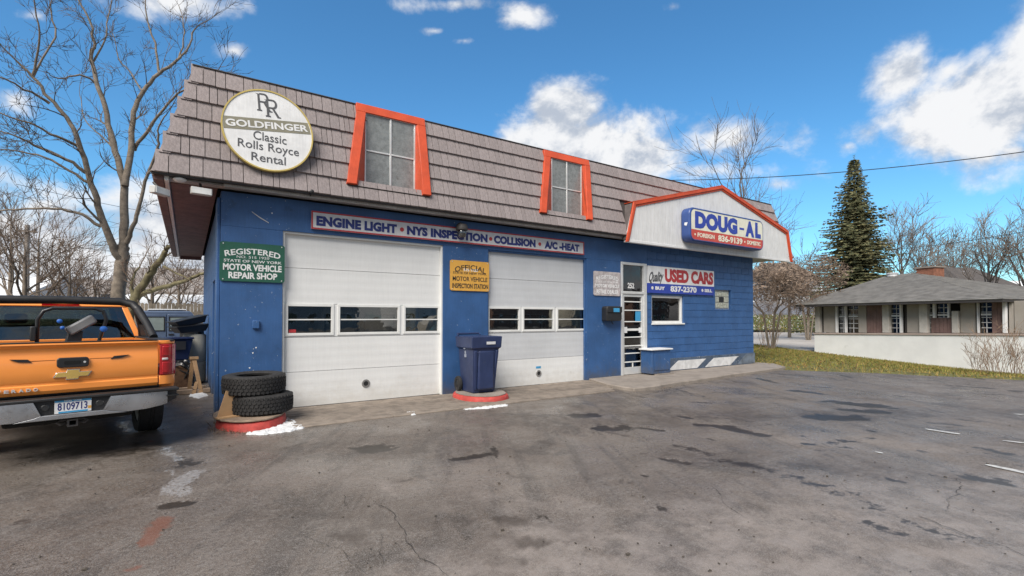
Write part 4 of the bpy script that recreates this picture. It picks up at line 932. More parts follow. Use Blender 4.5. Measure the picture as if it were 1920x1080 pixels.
for a in (-.88, .61): MB().prism([(a*hw+.05*math.cos(rad(k)), -.63*hh+.05*math.sin(rad(k))) for k in range(0, 360, 60)], -.016, -.0125, 'y').build('bullet', P_WHITE, s)
# box sign on the gable
Y = GY-.30
x0, x1 = fx(1293, 425, Y), fx(1431, 440, Y); z1 = (fz(1300, 389, Y)+fz(1424, 412.5, Y))/2; z0 = (fz(1300, 455, Y)+fz(1424, 467, Y))/2
s, hw, hh = sign_at('box_sign', 'rounded illuminated-type box sign with blue case on the white gable', x0, x1, z0, z1, Y)
P_CASE = pm('sign_case', (.035, .075, .24), .35, var=.1)
MB().prism(rrect(-hw, hw, -hh, hh, .20, 8), .0, .285, 'y').build('case', P_CASE, s, bevel=.03)
inn = rrect(-hw+.05, hw-.05, -hh+.05, hh-.05, .16, 8); zr = -.30*hh
def clip(poly, z, keep_above):
    out = []
    for (xa, za), (xb, zb_) in zip(poly, poly[1:]+poly[:1]):
        ia, ib = (za >= z) == keep_above, (zb_ >= z) == keep_above
        if ia: out.append((xa, za))
        if ia != ib: k = (z-za)/(zb_-za); out.append((xa+(xb-xa)*k, z))
    return out
MB().prism(clip(inn, zr, True), -.012, -.0005, 'y').build('upper_face', P_CREAM, s); MB().prism(clip(inn, zr-.002, False), -.012, -.0005, 'y').build('lower_face', pm('paint_signred', (.52, .07, .05), .4), s)
m = MB(); a = rrect(-hw+.035, hw-.035, -hh+.035, hh-.035, .175, 8); b_ = rrect(-hw+.055, hw-.055, -hh+.055, hh-.055, .155, 8); n = len(a)
m.add([(x, -.016, z) for x, z in a]+[(x, -.016, z) for x, z in b_]+[(x, -.001, z) for x, z in a]+[(x, -.001, z) for x, z in b_], [(i, (i+1) % n, n+(i+1) % n, n+i) for i in range(n)]+[(i, (i+1) % n, 2*n+(i+1) % n, 2*n+i) for i in range(n)]+[(n+i, n+(i+1) % n, 3*n+(i+1) % n, 3*n+i) for i in range(n)]); m.build('rim', P_CASE, s)
text('DOUG', s, -.88*hw, .22*hw, zr+.08*hh, .80*hh, -.0125, P_BLUE, bold=.07, spacing=1.06); text('A', s, .45*hw, .71*hw, zr+.08*hh, .80*hh, -.0125, P_BLUE, bold=.07); text('L', s, .74*hw, .91*hw, zr+.08*hh, .80*hh, -.0125, P_BLUE, bold=.07); BX('lettering', P_BLUE, s, .28*hw, .41*hw, -.0165, -.0125, .15*hh, .28*hh)
text('FOREIGN', s, -.82*hw, -.40*hw, -.72*hh, -.46*hh, -.0125, P_CREAM, bold=.03); text('836-9139', s, -.30*hw, .36*hw, -.80*hh, -.40*hh, -.0125, P_CREAM, bold=.035); text('DOMESTIC', s, .50*hw, .90*hw, -.72*hh, -.46*hh, -.0125, P_CREAM, bold=.03)
for a in (-.88, .43): MB().lathe([(.03, -.016), (.03, -.0125)], 10, 'y', (a*hw, 0, -.59*hh)).build('bullet', P_CREAM, s)
MB().prism([(.10, -.05), (.17, -.02), (.16, .05), (.06, .04)], -hw-.004, -hw-.0005, 'x').build('paint_chip', P_WHITE, s)
# ================================================================== ORANGE PICKUP
ORG = pm('orange_car_paint', (.95, .32, .06), .34, var=.03, vscale=1, coat=.6, dirt=(.5, .18, .06), dirt_amt=-.05, dscale=1.2)
CHR = pm('bumper_steel', (.46, .46, .47), .30, .75, var=.15, vscale=3, dirt=(.20, .18, .17), dirt_amt=.12, dscale=4)
LAMP = pm('red_lens', (.40, .008, .012), .12, var=.15, vscale=12, coat=.8); LAMPC = pm('clear_lens', (.62, .58, .56), .12, var=.2, coat=.8)
UNDER = pm('underbody', (.012, .011, .010), .85, var=.3)
TA = rad(12.0)
trk = thing('pickup_truck', (-1.5, -1.82, 0), 'bright orange pickup truck seen from behind at the left edge of the lot', 'truck', TA)
W2 = .985
# bed sides with wheel arches
def arch(y0, y1, zlo, zhi, yc, rw, n=10):
    pts = [(y0, zlo), (yc-rw, zlo)]+[(yc-rw*math.cos(math.pi*k/n), zlo+(rw*1.05)*math.sin(math.pi*k/n)) for k in range(1, n)]+[(yc+rw, zlo), (y1, zlo), (y1, zhi), (y0, zhi)]
    return pts
YA = 1.22     # rear axle
for sg in (-1, 1):
    m = MB(); pr_ = arch(.14, 2.02, .56, 1.30, YA, .47)
    a, b_ = (W2-.17, W2) if sg > 0 else (-W2, -W2+.17)
    m.prism(pr_, a, b_, 'x').build('bed_side', ORG, trk, bevel=.03, seg=3)
    BX('bed_rail', BLACK, trk, min(sg*(W2-.16), sg*(W2-.02)), max(sg*(W2-.16), sg*(W2-.02)), .05, 2.0, 1.301, 1.325, .008)
    f = arch(YA-.56, YA+.56, .60, .99, YA, .47); fl = [(YA-.53*math.cos(math.pi*k/14), .58+.55*math.sin(math.pi*k/14)) for k in range(15)]+[(YA+.47*math.cos(math.pi*k/14), .58+.485*math.sin(math.pi*k/14)) for k in range(15)]
    m = MB().prism(fl, min(sg*W2, sg*(W2+.035)), max(sg*W2, sg*(W2+.035)), 'x').build('arch_flare', ORG, trk, bevel=.012)
BX('bed_floor', BLACK, trk, -W2+.17, W2-.17, .06, 2.0, .74, .78); BX('bed_front', ORG, trk, -W2+.17, W2-.17, 1.96, 2.02, .78, 1.30, .01)
for sg in (-1, 1): BX('wheel_tub', BLACK, trk, min(sg*.62, sg*.81), max(sg*.62, sg*.81), YA-.5, YA+.5, .78, .96, .03)
# tailgate: pressed profile swept across
prof = [(.055, .755), (.018, .765), (.0, .80), (.0, .855), (.012, .868), (.012, .885), (.002, .905), (-.004, 1.00), (-.004, 1.10), (.010, 1.165), (.018, 1.185), (.024, 1.20), (.028, 1.235), (.020, 1.262), (-.004, 1.282), (-.022, 1.302), (-.018, 1.318), (.05, 1.322), (.06, 1.25), (.06, .80)]
tg = bpy.data.objects.new('tailgate', None); COL.objects.link(tg); tg.parent = trk
HT = .788; m = MB(); nx = 24; n = len(prof); vs = []
for i in range(nx+1):
    u = -1+2*i/nx; x = u*HT; crown = .02*(u*u)
    for (y, z) in prof: vs.append((x, y+crown, z))
m.add(vs, [(i*n+k, i*n+(k+1) % n, (i+1)*n+(k+1) % n, (i+1)*n+k) for i in range(nx) for k in range(n)]+[tuple(range(n-1, -1, -1)), tuple(range(nx*n, nx*n+n))])
m.build('tailgate_skin', ORG, tg, smooth=24)
BX('tailgate_cap', BLACK, tg, -HT+.01, HT-.01, -.012, .058, 1.3225, 1.334, .005)
# handle, emblem, vents, letters
MB().prism(rrect(-.135, .135, 1.045, 1.155, .03), -.028, .02, 'y').build('handle_bezel', BLACK, tg, bevel=.008)
MB().prism(rrect(-.075, .065, 1.080, 1.118, .012), -.031, -.0285, 'y').build('handle_recess', pm('handle_gap', (.004, .004, .004), .9), tg)
MB().lathe([(.012, -.032), (.012, -.0285)], 12, 'y', (.098, 0, 1.10)).build('lock', ALU, tg)
bt = [(-.165, -.030), (-.055, -.030), (-.060, -.062), (.048, -.062), (.055, -.030), (.135, -.030), (.165, .030), (.055, .030), (.060, .062), (-.048, .062), (-.055, .030), (-.135, .030)]
MB().prism([(x*1.0, .965+z*.95) for x, z in bt], -.018, .0, 'y').build('emblem_rim', pm('chrome', (.75, .75, .74), .12, 1.), tg, bevel=.004)
MB().prism([(x*.93, .965+z*.80) for x, z in bt], -.0225, -.0185, 'y').build('emblem', pm('emblem_gold', (.66, .45, .13), .3, .35, var=.1), tg, bevel=.002)
for sg in (-1, 1):
    MB().prism([(sg*.33, 1.115), (sg*.36, 1.150), (sg*.50, 1.158), (sg*.43, 1.125)], -.006, .012, 'y').build('gate_vent', BLACK, tg)
    BX('gate_crease', pm('orange_shadow_gap', (.30, .085, .015), .6), tg, min(sg*.145, sg*.35), max(sg*.145, sg*.35), .0015, .004, 1.128, 1.134)
for i, ch_ in enumerate('SILVERADO'):
    text(ch_, tg, -.755+i*.055, -.755+i*.055+(.036 if ch_ != 'I' else .012), .805, .838, .010 if i < 3 else .004, ALU, bold=.03, depth=.014, name='badge_letter')
# quarter corners with tail lamps
for sg in (-1, 1):
    tl = bpy.data.objects.new('tail_lamp', None); COL.objects.link(tl); tl.parent = trk
    def L(x0, x1, z0, z1, mt, nm, y0=.0, par=tl):
        m = MB(); xs = np.linspace(x0, x1, 7); vs = []
        for x in xs:
            k = max(0, (x-.86)/.13); y = y0+.012+.10*k*k
            vs += [(sg*x, y, z0), (sg*x, y, z1), (sg*x, .20, z1), (sg*x, .20, z0)]
        m.add(vs, [(i*4+a, i*4+(a+1) % 4, (i+1)*4+(a+1) % 4, (i+1)*4+a) for i in range(6) for a in range(4)]+[(0, 1, 2, 3), (24, 25, 26, 27)]).build(nm, mt, par, bevel=.008)
    L(.808, .994, .885, 1.268, LAMP, 'lens', .006); 
    for za, zb_, mt in ((1.125, 1.245, LAMP), (1.07, 1.10, LAMPC), (.91, 1.045, LAMP)): L(.83, .965 if mt == LAMP else .895, za, zb_, mt, 'lamp_chamber', -.008)
    L(.803, .985, .765, .88, ORG, 'corner_panel', .012, trk); L(.803, .98, 1.273, 1.315, ORG, 'corner_panel', .018, trk)
# bumper: steel face with a dark plate recess, black end caps
bp = bpy.data.objects.new('bumper', None); COL.objects.link(bp); bp.parent = trk
def bump(pts, y0, y1, mt, nm, wrap=True, bevel=.012):
    m = MB().prism(pts, y0, y1, 'y'); 
    o = m.build(nm, mt, bp, bevel=bevel); return o
for sg in (-1, 1):
    cols = [(.258, .552, .735, 0.), (.318, .535, .70, 0.), (.48, .505, .70, .004), (.66, .512, .70, .016), (.80, .53, .70, .04), (.87, .545, .70, .065)]
    vs = []
    for x, za, zt_, dy in cols:
        if x == .258: zt_ = .5525
        vs += [(sg*x, -.165+dy, za), (sg*x, -.172+dy, (za+zt_)/2), (sg*x, -.165+dy, zt_), (sg*x, -.02, zt_), (sg*x, -.02, za)]
    n5 = len(cols); MB().add(vs, [(i*5+k, i*5+(k+1) % 5, (i+1)*5+(k+1) % 5, (i+1)*5+k) for i in range(n5-1) for k in range(5)]+[(0, 1, 2, 3, 4), tuple(range((n5-1)*5, n5*5))]).build('bumper_face', CHR, bp, bevel=.008)
    pts = [(.873, .55), (.985, .585), (.985, .70), (.873, .70)]
    vs = [(sg*x, -.115+(x-.861)*.8, z) for x, z in pts]+[(sg*x, .05, z) for x, z in pts]
    MB().add(vs, [(0, 1, 2, 3), (7, 6, 5, 4), (0, 4, 5, 1), (1, 5, 6, 2), (2, 6, 7, 3), (3, 7, 4, 0)]).build('bumper_end', BLACK, bp, bevel=.012)
    BX('end_step', BLACK, bp, min(sg*.87, sg*.985), max(sg*.87, sg*.985), -.135, -.06, .628, .648, .006)
MB().prism([(-.47, .500), (.47, .500), (.315, .532), (.265, .551), (-.265, .551), (-.315, .532)], -.169, -.03, 'y').build('bumper_bottom', CHR, bp, bevel=.006)
MB().box(-.98, .98, -.165, .06, .7005, .735).build('step_pad', BLACK, bp, bevel=.01)
MB().prism([(-.258, .5535), (.258, .5535), (.318, .70), (-.318, .70)], -.13, -.03, 'y').build('plate_recess', BLACK, bp)
for x in (-.225, .225): MB().lathe([(.028, -.139), (.036, -.134), (.036, -.131)], 14, 'y', (x, 0, .632)).build('plate_lamp', pm('dark_round', (.03, .03, .03), .4), bp)
PL = bpy.data.objects.new('licence_plate', None); COL.objects.link(PL); PL.parent = trk; PL.location = (0, -.142, .632)
BX('plate', P_WHITE, PL, -.152, .152, -.003, .003, -.075, .075, .002); BX('plate_band', P_SKY, PL, -.15, .15, -.0042, -.0032, .045, .073); BX('plate_band', P_SKY, PL, -.12, .12, -.0042, -.0032, -.073, -.055)
text('NEW YORK', PL, -.075, .075, .050, .069, -.0044, P_WHITE, bold=.02, depth=.0008); text('8109713', PL, -.128, .118, -.045, .038, -.0034, P_NAVY, bold=.018, depth=.001)
BX('plate_sticker', P_YEL, PL, .122, .15, -.0042, -.0032, -.045, -.015)
# hitch and chassis
h = MB()
for A_, B_, C_, D_ in rects_minus((-.045, .045, .395, .475), [(-.028, .028, .411, .459)]): h.box(A_, B_, -.10, .25, C_, D_)
h.tube([(-.045, -.03, .43), (-.10, -.06, .42), (-.13, -.05, .44), (-.10, -.03, .46), (-.045, -.02, .46)], .012, 6); h.tube([(.045, -.03, .43), (.10, -.06, .42), (.13, -.05, .44), (.10, -.03, .46), (.045, -.02, .46)], .012, 6)
h.build('hitch', pm('hitch_steel', (.12, .11, .105), .6, .5), trk)
BX('chassis', UNDER, trk, -.55, .55, .05, 5.2, .42, .72, .03); BX('bed_under', UNDER, trk, -.81, .81, .0, 2.0, .60, .735)
MB().tube([(-.8, YA, .40), (-.15, YA, .40), (-.12, YA, .40), (.12, YA, .40), (.15, YA, .40), (.8, YA, .40)], [.06, .06, .15, .15, .06, .06], 12).build('rear_axle', UNDER, trk)
MB().tube([(.45, .1, .45), (.5, .6, .45), (.45, 1.0, .5)], .045, 10).build('exhaust', pm('exhaust_steel', (.2, .17, .15), .5, .6), trk)
# wheels
def wheel(par, x, y, sg, R=.40, w=.28, rim=None):
    wh = bpy.data.objects.new('wheel', None); COL.objects.link(wh); wh.parent = par; wh.location = (x, y, R)
    pr_ = [(R*.62, -w*.42), (R*.80, -w*.5), (R*.95, -w*.47), (R, -w*.36), (R, -w*.1), (R*.985, -w*.09), (R*.985, -w*.05), (R, -w*.04), (R, w*.04), (R*.985, w*.05), (R*.985, w*.09), (R, w*.1), (R, w*.36), (R*.95, w*.47), (R*.80, w*.5), (R*.62, w*.42)]
    MB().lathe(pr_, 36, 'x', closed=True).build('tyre', RUBBER, wh, smooth=35)
    MB().lathe([(R*.63, -w*.40), (R*.56, -w*.30), (R*.54, w*.30), (R*.63, w*.40)], 28, 'x', closed=True).build('rim', rim or ALU, wh, smooth=40)
    sp_ = MB()
    for k in range(6):
        a = k*math.pi/3; sp_.obox((sg*w*.28, math.cos(a)*R*.30, math.sin(a)*R*.30), (.03, R*.54, .07), Matrix.Rotation(a, 3, 'X'))
    sp_.lathe([(.07, sg*w*.24), (.07, sg*w*.36)], 16, 'x'); sp_.build('spokes', rim or ALU, wh)
    MB().lathe([(R*.45, sg*w*.02), (R*.45, sg*w*.12)], 20, 'x').build('brake_disc', UNDER, wh)
for sg in (-1, 1): wheel(trk, sg*.872, YA, sg); wheel(trk, sg*.872, YA+3.63, sg)
# cab: lower body, greenhouse, roof
def loft(par, name, mt, secs, bevel=.0, smooth=35):
    m = MB(); n = len(secs[0]); vs = [v for s_ in secs for v in s_]
    m.add(vs, [(i*n+k, i*n+(k+1) % n, (i+1)*n+(k+1) % n, (i+1)*n+k) for i in range(len(secs)-1) for k in range(n)]+[tuple(range(n-1, -1, -1)), tuple(range((len(secs)-1)*n, len(secs)*n))])
    return m.build(name, mt, par, bevel=bevel, seg=3, smooth=0 if bevel else smooth)
BX('cab_body', ORG, trk, -W2, W2, 2.05, 4.25, .50, 1.22, .04)
BX('front_body', ORG, trk, -W2, W2, 4.255, 5.75, .62, 1.20, .06)
BX('grille', BLACK, trk, -.75, .75, 5.751, 5.78, .70, 1.12, .01)
BX('front_bumper', CHR, trk, -.98, .98, 5.70, 5.92, .45, .66, .04)
for sg in (-1, 1): BX('headlight', LAMPC, trk, min(sg*.76, sg*.97), max(sg*.76, sg*.97), 5.752, 5.80, .88, 1.10, .01)
zr = 1.86
BX('dash', BLACK, trk, -.85, .85, 3.75, 4.2, 1.0, 1.24, .03)
def cab_sec(z, hw, y0, y1): return [(-hw, y0, z), (hw, y0, z), (hw, y1, z), (-hw, y1, z)]
# pillars and roof as frame; glass panels between
gl = bpy.data.objects.new('greenhouse', None); COL.objects.link(gl); gl.parent = trk
loft(gl, 'roof', ORG, [cab_sec(1.765, .77, 2.20, 3.75), cab_sec(1.83, .74, 2.25, 3.66), cab_sec(1.865, .66, 2.35, 3.5)], bevel=.025)
for sg in (-1, 1):
    for (ya, yb, w_) in ((2.06, 2.22, .09), (3.05, 3.02, .07), (4.25, 3.72, .06)):
        lo = [(sg*(W2-.03), ya, 1.215), (sg*(W2-.11), ya, 1.215), (sg*(W2-.11), ya+w_, 1.215), (sg*(W2-.03), ya+w_, 1.215)]; hi = [(sg*.77, yb, 1.77), (sg*.69, yb, 1.77), (sg*.69, yb+w_, 1.77), (sg*.77, yb+w_, 1.77)]
        MB().hexa(lo, hi).build('pillar', ORG if ya < 4 else BLACK, gl, bevel=.012)
    MB().hexa([(sg*(W2-.05), 2.15, 1.22), (sg*(W2-.057), 2.15, 1.22), (sg*(W2-.057), 4.25, 1.22), (sg*(W2-.05), 4.25, 1.22)], [(sg*.755, 2.30, 1.765), (sg*.748, 2.30, 1.765), (sg*.748, 3.70, 1.765), (sg*.755, 3.70, 1.765)]).build('side_pane', CARGLASS, gl)
MB().hexa([(-.88, 2.075, 1.215), (.88, 2.075, 1.215), (.88, 2.081, 1.215), (-.88, 2.081, 1.215)], [(-.71, 2.23, 1.77), (.71, 2.23, 1.77), (.71, 2.236, 1.77), (-.71, 2.236, 1.77)]).build('rear_pane', CARGLASS, gl)
MB().hexa([(-.86, 2.07, 1.215), (.86, 2.07, 1.215), (.86, 2.1, 1.215), (-.86, 2.1, 1.215)], [(-.84, 2.09, 1.29), (.84, 2.09, 1.29), (.84, 2.12, 1.29), (-.84, 2.12, 1.29)]).build('rear_panel', ORG, gl, bevel=.01)
MB().hexa([(-.88, 4.20, 1.215), (.88, 4.20, 1.215), (.88, 4.206, 1.215), (-.88, 4.206, 1.215)], [(-.70, 3.72, 1.77), (.70, 3.72, 1.77), (.70, 3.726, 1.77), (-.70, 3.726, 1.77)]).build('windscreen', CARGLASS, gl)
BX('brake_light', LAMP, gl, -.20, .20, 2.19, 2.215, 1.775, 1.80)
SEAT = pm('seat_cloth', (.035, .033, .032), .9)
for x in (-.45, .45):
    BX('seat', SEAT, gl, x-.24, x+.24, 2.55, 2.7, 1.2, 1.5, .06); BX('headrest', SEAT, gl, x-.12, x+.12, 2.56, 2.66, 1.52, 1.66, .04)
for sg in (-1, 1): BX('door_mirror', BLACK, trk, min(sg*1.02, sg*1.18), max(sg*1.02, sg*1.18), 3.75, 3.87, 1.22, 1.42, .03)
# black sport bar over the bed, sails sloping to the rails
sb = bpy.data.objects.new('sport_bar', None); COL.objects.link(sb); sb.parent = trk
m = MB(); pth = [(-.80, 1.55, 1.72), (-.74, 1.62, 1.80), (-.60, 1.64, 1.835), (0, 1.65, 1.845), (.60, 1.64, 1.835), (.74, 1.62, 1.80), (.80, 1.55, 1.72)]
m.tube(pth, .055, 12); m.build('cross_bar', BLACK, sb, smooth=60)
for sg in (-1, 1):
    MB().tube([(sg*.80, 1.55, 1.72), (sg*.86, 1.25, 1.52), (sg*.895, .95, 1.33)], [.055, .05, .05], 12).build('bar_leg', BLACK, sb, smooth=60)
    MB().tube([(sg*.79, 1.57, 1.73), (sg*.86, 1.72, 1.5), (sg*.895, 1.85, 1.33)], [.05, .045, .045], 10).build('bar_leg', BLACK, sb, smooth=60)
    MB().hexa([(sg*.89, 1.30, 1.335), (sg*.87, 1.30, 1.335), (sg*.87, 1.80, 1.335), (sg*.89, 1.80, 1.335)], [(sg*.85, 1.45, 1.50), (sg*.83, 1.45, 1.50), (sg*.83, 1.70, 1.50), (sg*.85, 1.70, 1.50)]).build('bar_gusset', BLACK, sb)
# snow blower standing in the bed: hoop handle, chute, blue knobs
sbp = trk.matrix_basis
def tw(x, y, z): 
    c_, s_ = math.cos(TA), math.sin(TA); return (-1.5+x*c_-y*s_, -1.82+x*s_+y*c_, z)
snb = thing('snow_blower', tw(.03, .62, .78), 'black hoop-handled snow blower with grey chute standing in the truck bed', 'snow blower', TA)
KN = pm('blue_knob', (.02, .12, .45), .4)
MB().tube([(-.30, .05, .25), (-.31, -.05, .55), (-.31, -.08, .80), (-.26, -.09, .90), (-.18, -.09, .935), (.20, -.09, .935), (.28, -.09, .90), (.31, -.08, .80), (.25, -.05, .55), (.18, .05, .25)], .02, 10).build('handle', pm('black_tube', (.03, .03, .032), .35, .3), snb, smooth=60)
BX('housing', pm('blower_housing', (.05, .05, .055), .5), snb, -.32, .22, .05, .45, .08, .42, .05)
for x in (-.36, .26): MB().lathe([(.06, -.05), (.15, -.05), (.15, .05), (.06, .05)], 18, 'x', (x, .2, .15), closed=True).build('wheel', RUBBER, snb)
MB().hexa([(-.09, -.02, .40), (.07, -.02, .40), (.07, .12, .40), (-.09, .12, .40)], [(-.04, -.02, .66), (.10, -.02, .66), (.10, .10, .66), (-.04, .10, .66)]).build('chute', BLACK, snb, bevel=.015)
MB().obox((.08, .02, .73), (.30, .14, .11), Matrix.Rotation(rad(-35), 3, 'Y')).build('chute_hood', pm('grey_hood', (.22, .22, .22), .5), snb, bevel=.02)
for (x, z, r_) in ((-.12, .78, .026), (-.095, .70, .022), (.285, .68, .036)): MB().lathe([(r_*.4, -.04), (r_, -.03), (r_, .03), (r_*.4, .04)], 14, 'y', (x, -.07, z)).build('knob', KN, snb, smooth=40)
BX('control_box', BLACK, snb, -.37, -.32, -.1, -.02, .55, .72, .01)
# ================================================================== THINGS ON THE FORECOURT
def island(cx, cy, rx, ry, h, label, board):
    o = thing('kerb_island', (cx, cy, 0), label, 'kerb island', group='red islands at the door piers')
    rng = random.Random(int(cx*10)); n = 40; rim = []
    for k in range(n): a = 2*math.pi*k/n; j = 1+rng.uniform(-.012, .012); rim.append((rx*math.cos(a)*j, ry*math.sin(a)*j))
    m = MB(); vs = []
    for sc, z in ((1.03, -.02), (1.0, h*.35), (.985, h*.8), (.94, h), (.0, h+.004)): vs += [(x*sc, y*sc, z) for x, y in rim]
    m.add(vs, [(r_*n+i, r_*n+(i+1) % n, (r_+1)*n+(i+1) % n, (r_+1)*n+i) for r_ in range(4) for i in range(n)]); m.build('kerb', REDC, o, smooth=50)
    if board:
        pts = [(x*1.02-.03, y*1.0) for x, y in rim]; MB().prism(pts, h+.005, h+.03, 'z').build('board', BOARD, o, bevel=.006)
    else: MB().prism([(x*.9, y*.9) for x, y in rim], h+.0045, h+.016, 'z').build('concrete_top', CONC, o)
    return o
island(.40, -.70, .47, .70, .13, 'red round-fronted kerb island topped with a worn board at the left corner pier', True)
island(4.46, -.66, .52, .66, .105, 'red round-fronted kerb island under the blue wheeled bin', False)
# two used tyres
def tyre(loc, R, w, label, tilt):
    o = thing('spare_tyre', loc, label, 'tyre', group='used tyres on the left island'); o.rotation_euler = (rad(tilt), rad(-tilt*.7), .3)
    pr_ = [(R*.60, -w*.40), (R*.66, -w*.47), (R*.80, -w*.5), (R*.93, -w*.47), (R*.985, -w*.38), (R, -w*.2), (R, w*.2), (R*.985, w*.38), (R*.93, w*.47), (R*.80, w*.5), (R*.66, w*.47), (R*.60, w*.40), (R*.62, w*.30), (R*.9, w*.33), (R*.92, -w*.33), (R*.62, -w*.30)]
    MB().lathe(pr_, 48, 'z', closed=True).build('carcass', RUBBER, o, smooth=40)
    m = MB()
    for k in range(44):
        for j, z in enumerate((-.34, -.17, 0, .17, .34)):
            a = 2*math.pi*(k+.5*(j % 2))/44; rr = R*(1.0 if abs(z) < .3 else .985)+.002; m.obox((rr*math.cos(a), rr*math.sin(a), z*w), (.016, R*2*math.pi/44*.72, w*.135), Matrix.Rotation(a, 3, 'Z') @ Matrix.Rotation(.35*(1 if j % 2 else -1), 3, 'X'))
    t_ = m.build('tread', RUBBER, o, fix=False); t_['kind'] = 'stuff'; return o
c = at(491, 768, 7.45); tyre((c[0], c[1], .163+.147), .43, .29, 'lower of two worn black tyres lying on the left red island', 0)
c = at(477, 733, 7.45); tyre((c[0], c[1], .163+.296+.145), .43, .29, 'upper of two worn black tyres stacked on the left red island', 1.2)
# scrap board leaning behind the tyres
c = onZ(421, 783, .16); bdx = thing('scrap_board', (c[0], c[1], .162), 'tan scrap of plywood leaning behind the stacked tyres', 'board', .3)
MB().prism([(-.10, 0), (.20, 0), (.22, .34), (.02, .38)], 0, .018, 'y').build('upright_sheet', pm('tan_plywood', (.50, .31, .16), .8, var=.1), bdx)
BX('flat_sheet', MATS['tan_plywood'], bdx, -.12, .22, -.10, -.003, .0, .02)
# wheeled bin
BIN = pm('bin_plastic', (.022, .035, .095), .42, var=.12, vscale=5, dirt=(.06, .07, .10), dirt_amt=.05, dscale=4)
wb = thing('wheeled_bin', (4.46, -.56, .121), 'dark blue wheeled bin standing on the red island between the doors', 'bin'); wb.scale = (1.06, 1.0, 1.2)
m = MB(); hb = .93
def bsec(z, hx, y0, y1): return [(-hx, y0, z), (hx, y0, z), (hx, y1, z), (-hx, y1, z)]
loft(wb, 'bin_body', BIN, [bsec(0, .22, -.23, .24), bsec(.05, .235, -.255, .25), bsec(.72, .275, -.335, .29), bsec(.74, .315, -.365, .31), bsec(hb, .325, -.38, .33)], bevel=.02)
loft(wb, 'lid', BIN, [bsec(hb+.004, .345, -.41, .36), bsec(hb+.05, .345, -.41, .36), bsec(hb+.085, .29, -.33, .30)], bevel=.02)
MB().tube([(-.24, .36, hb+.0), (-.24, .42, hb+.03), (.24, .42, hb+.03), (.24, .36, hb+.0)], .018, 8).build('handle', BIN, wb)
BX('front_panel', BIN, wb, -.17, .17, -.345, -.25, .06, .70, .03)
wb.children[-1].matrix_basis = Matrix.Shear('XZ', 4, (0, -.115)) if False else Matrix.Identity(4)
m = MB().hexa([(-.16, -.262, .08), (.16, -.262, .08), (.16, -.24, .08), (-.16, -.24, .08)], [(-.19, -.345, .68), (.19, -.345, .68), (.19, -.31, .68), (-.19, -.31, .68)]); bpy.data.objects.remove(wb.children[-1]); m.build('front_panel', BIN, wb, bevel=.012)
BX('cross_rib', BIN, wb, -.17, .17, -.318, -.29, .36, .38, .004)
for sg in (-1, 1):
    MB().hexa([(sg*.17, -.275, .06), (sg*.215, -.275, .06), (sg*.215, -.24, .06), (sg*.17, -.24, .06)], [(sg*.20, -.362, .70), (sg*.26, -.362, .70), (sg*.26, -.32, .70), (sg*.20, -.32, .70)]).build('side_rib', BIN, wb, bevel=.01)
    w_ = bpy.data.objects.new('wheel', None); COL.objects.link(w_); w_.parent = wb; w_.location = (sg*.285, .27, .125)
    MB().lathe([(.07, -.03), (.12, -.03), (.125, -.01), (.125, .01), (.12, .03), (.07, .03)], 22, 'x', closed=True).build('tyre', RUBBER, w_, smooth=40); MB().lathe([(.03, -.035), (.075, -.02), (.075, .02), (.03, .035)], 16, 'x').build('hub', BLACK, w_)
BX('number_label', P_LITE, wb, -.02, .17, -.386, -.381, .80, .845)
for k, (y, z, s_) in enumerate(((-.02, .72, .05), (-.02, .64, .03), (-.02, .585, .055))): BX('emblem_mark', pm('pale_print', (.30, .33, .40), .5), wb, -.306 if z > .7 else -.288, -.27, y-s_/2, y+s_/2, z, z+.05)
# post box
c = onY(1148, 588, -.12); mb_ = thing('mailbox', (c[0], -.002, c[2]), 'black wall mailbox with blue sticker beside the entrance', 'mailbox')
w_ = .27; MB().prism([(-w_, -.19), (w_*.9, -.19), (w_, -.14), (w_, .15), (w_*.85, .19), (-w_*.85, .19), (-w_, .15)], -.20, 0, 'y').build('box', BLACK, mb_, bevel=.02)
BX('flap', BLACK, mb_, -w_*.96, w_*.96, -.225, -.201, .03, .18, .01); BX('sticker', P_SKY, mb_, -.06, .15, -.2295, -.2255, -.10+.14, .14); MB().tube([(.0, -.1, -.19), (.02, -.1, -.26), (.06, -.1, -.27)], .012, 6).build('newspaper_hook', BLACK, mb_)
# low blue cabinet
x0, x1 = fx(1218, 690, -.35), fx(1252, 690, -.35); cb = thing('step_cabinet', ((x0+x1)/2, -.02, .075), 'low blue wooden cabinet with white top under the office window', 'cabinet'); hw = (x1-x0)/2
BX('body', BLUE, cb, -hw, hw, -.42, -.03, .03, .66, .01); BX('top', P_WHITE, cb, -hw-.06, hw+.06, -.47, -.005, .661, .70, .008); BX('front_frame', BLUE, cb, -hw+.08, hw-.08, -.437, -.421, .12, .56, .006); BX('plinth', CONC, cb, -hw+.1, hw+.05, -.5, -.02, .0, .029)
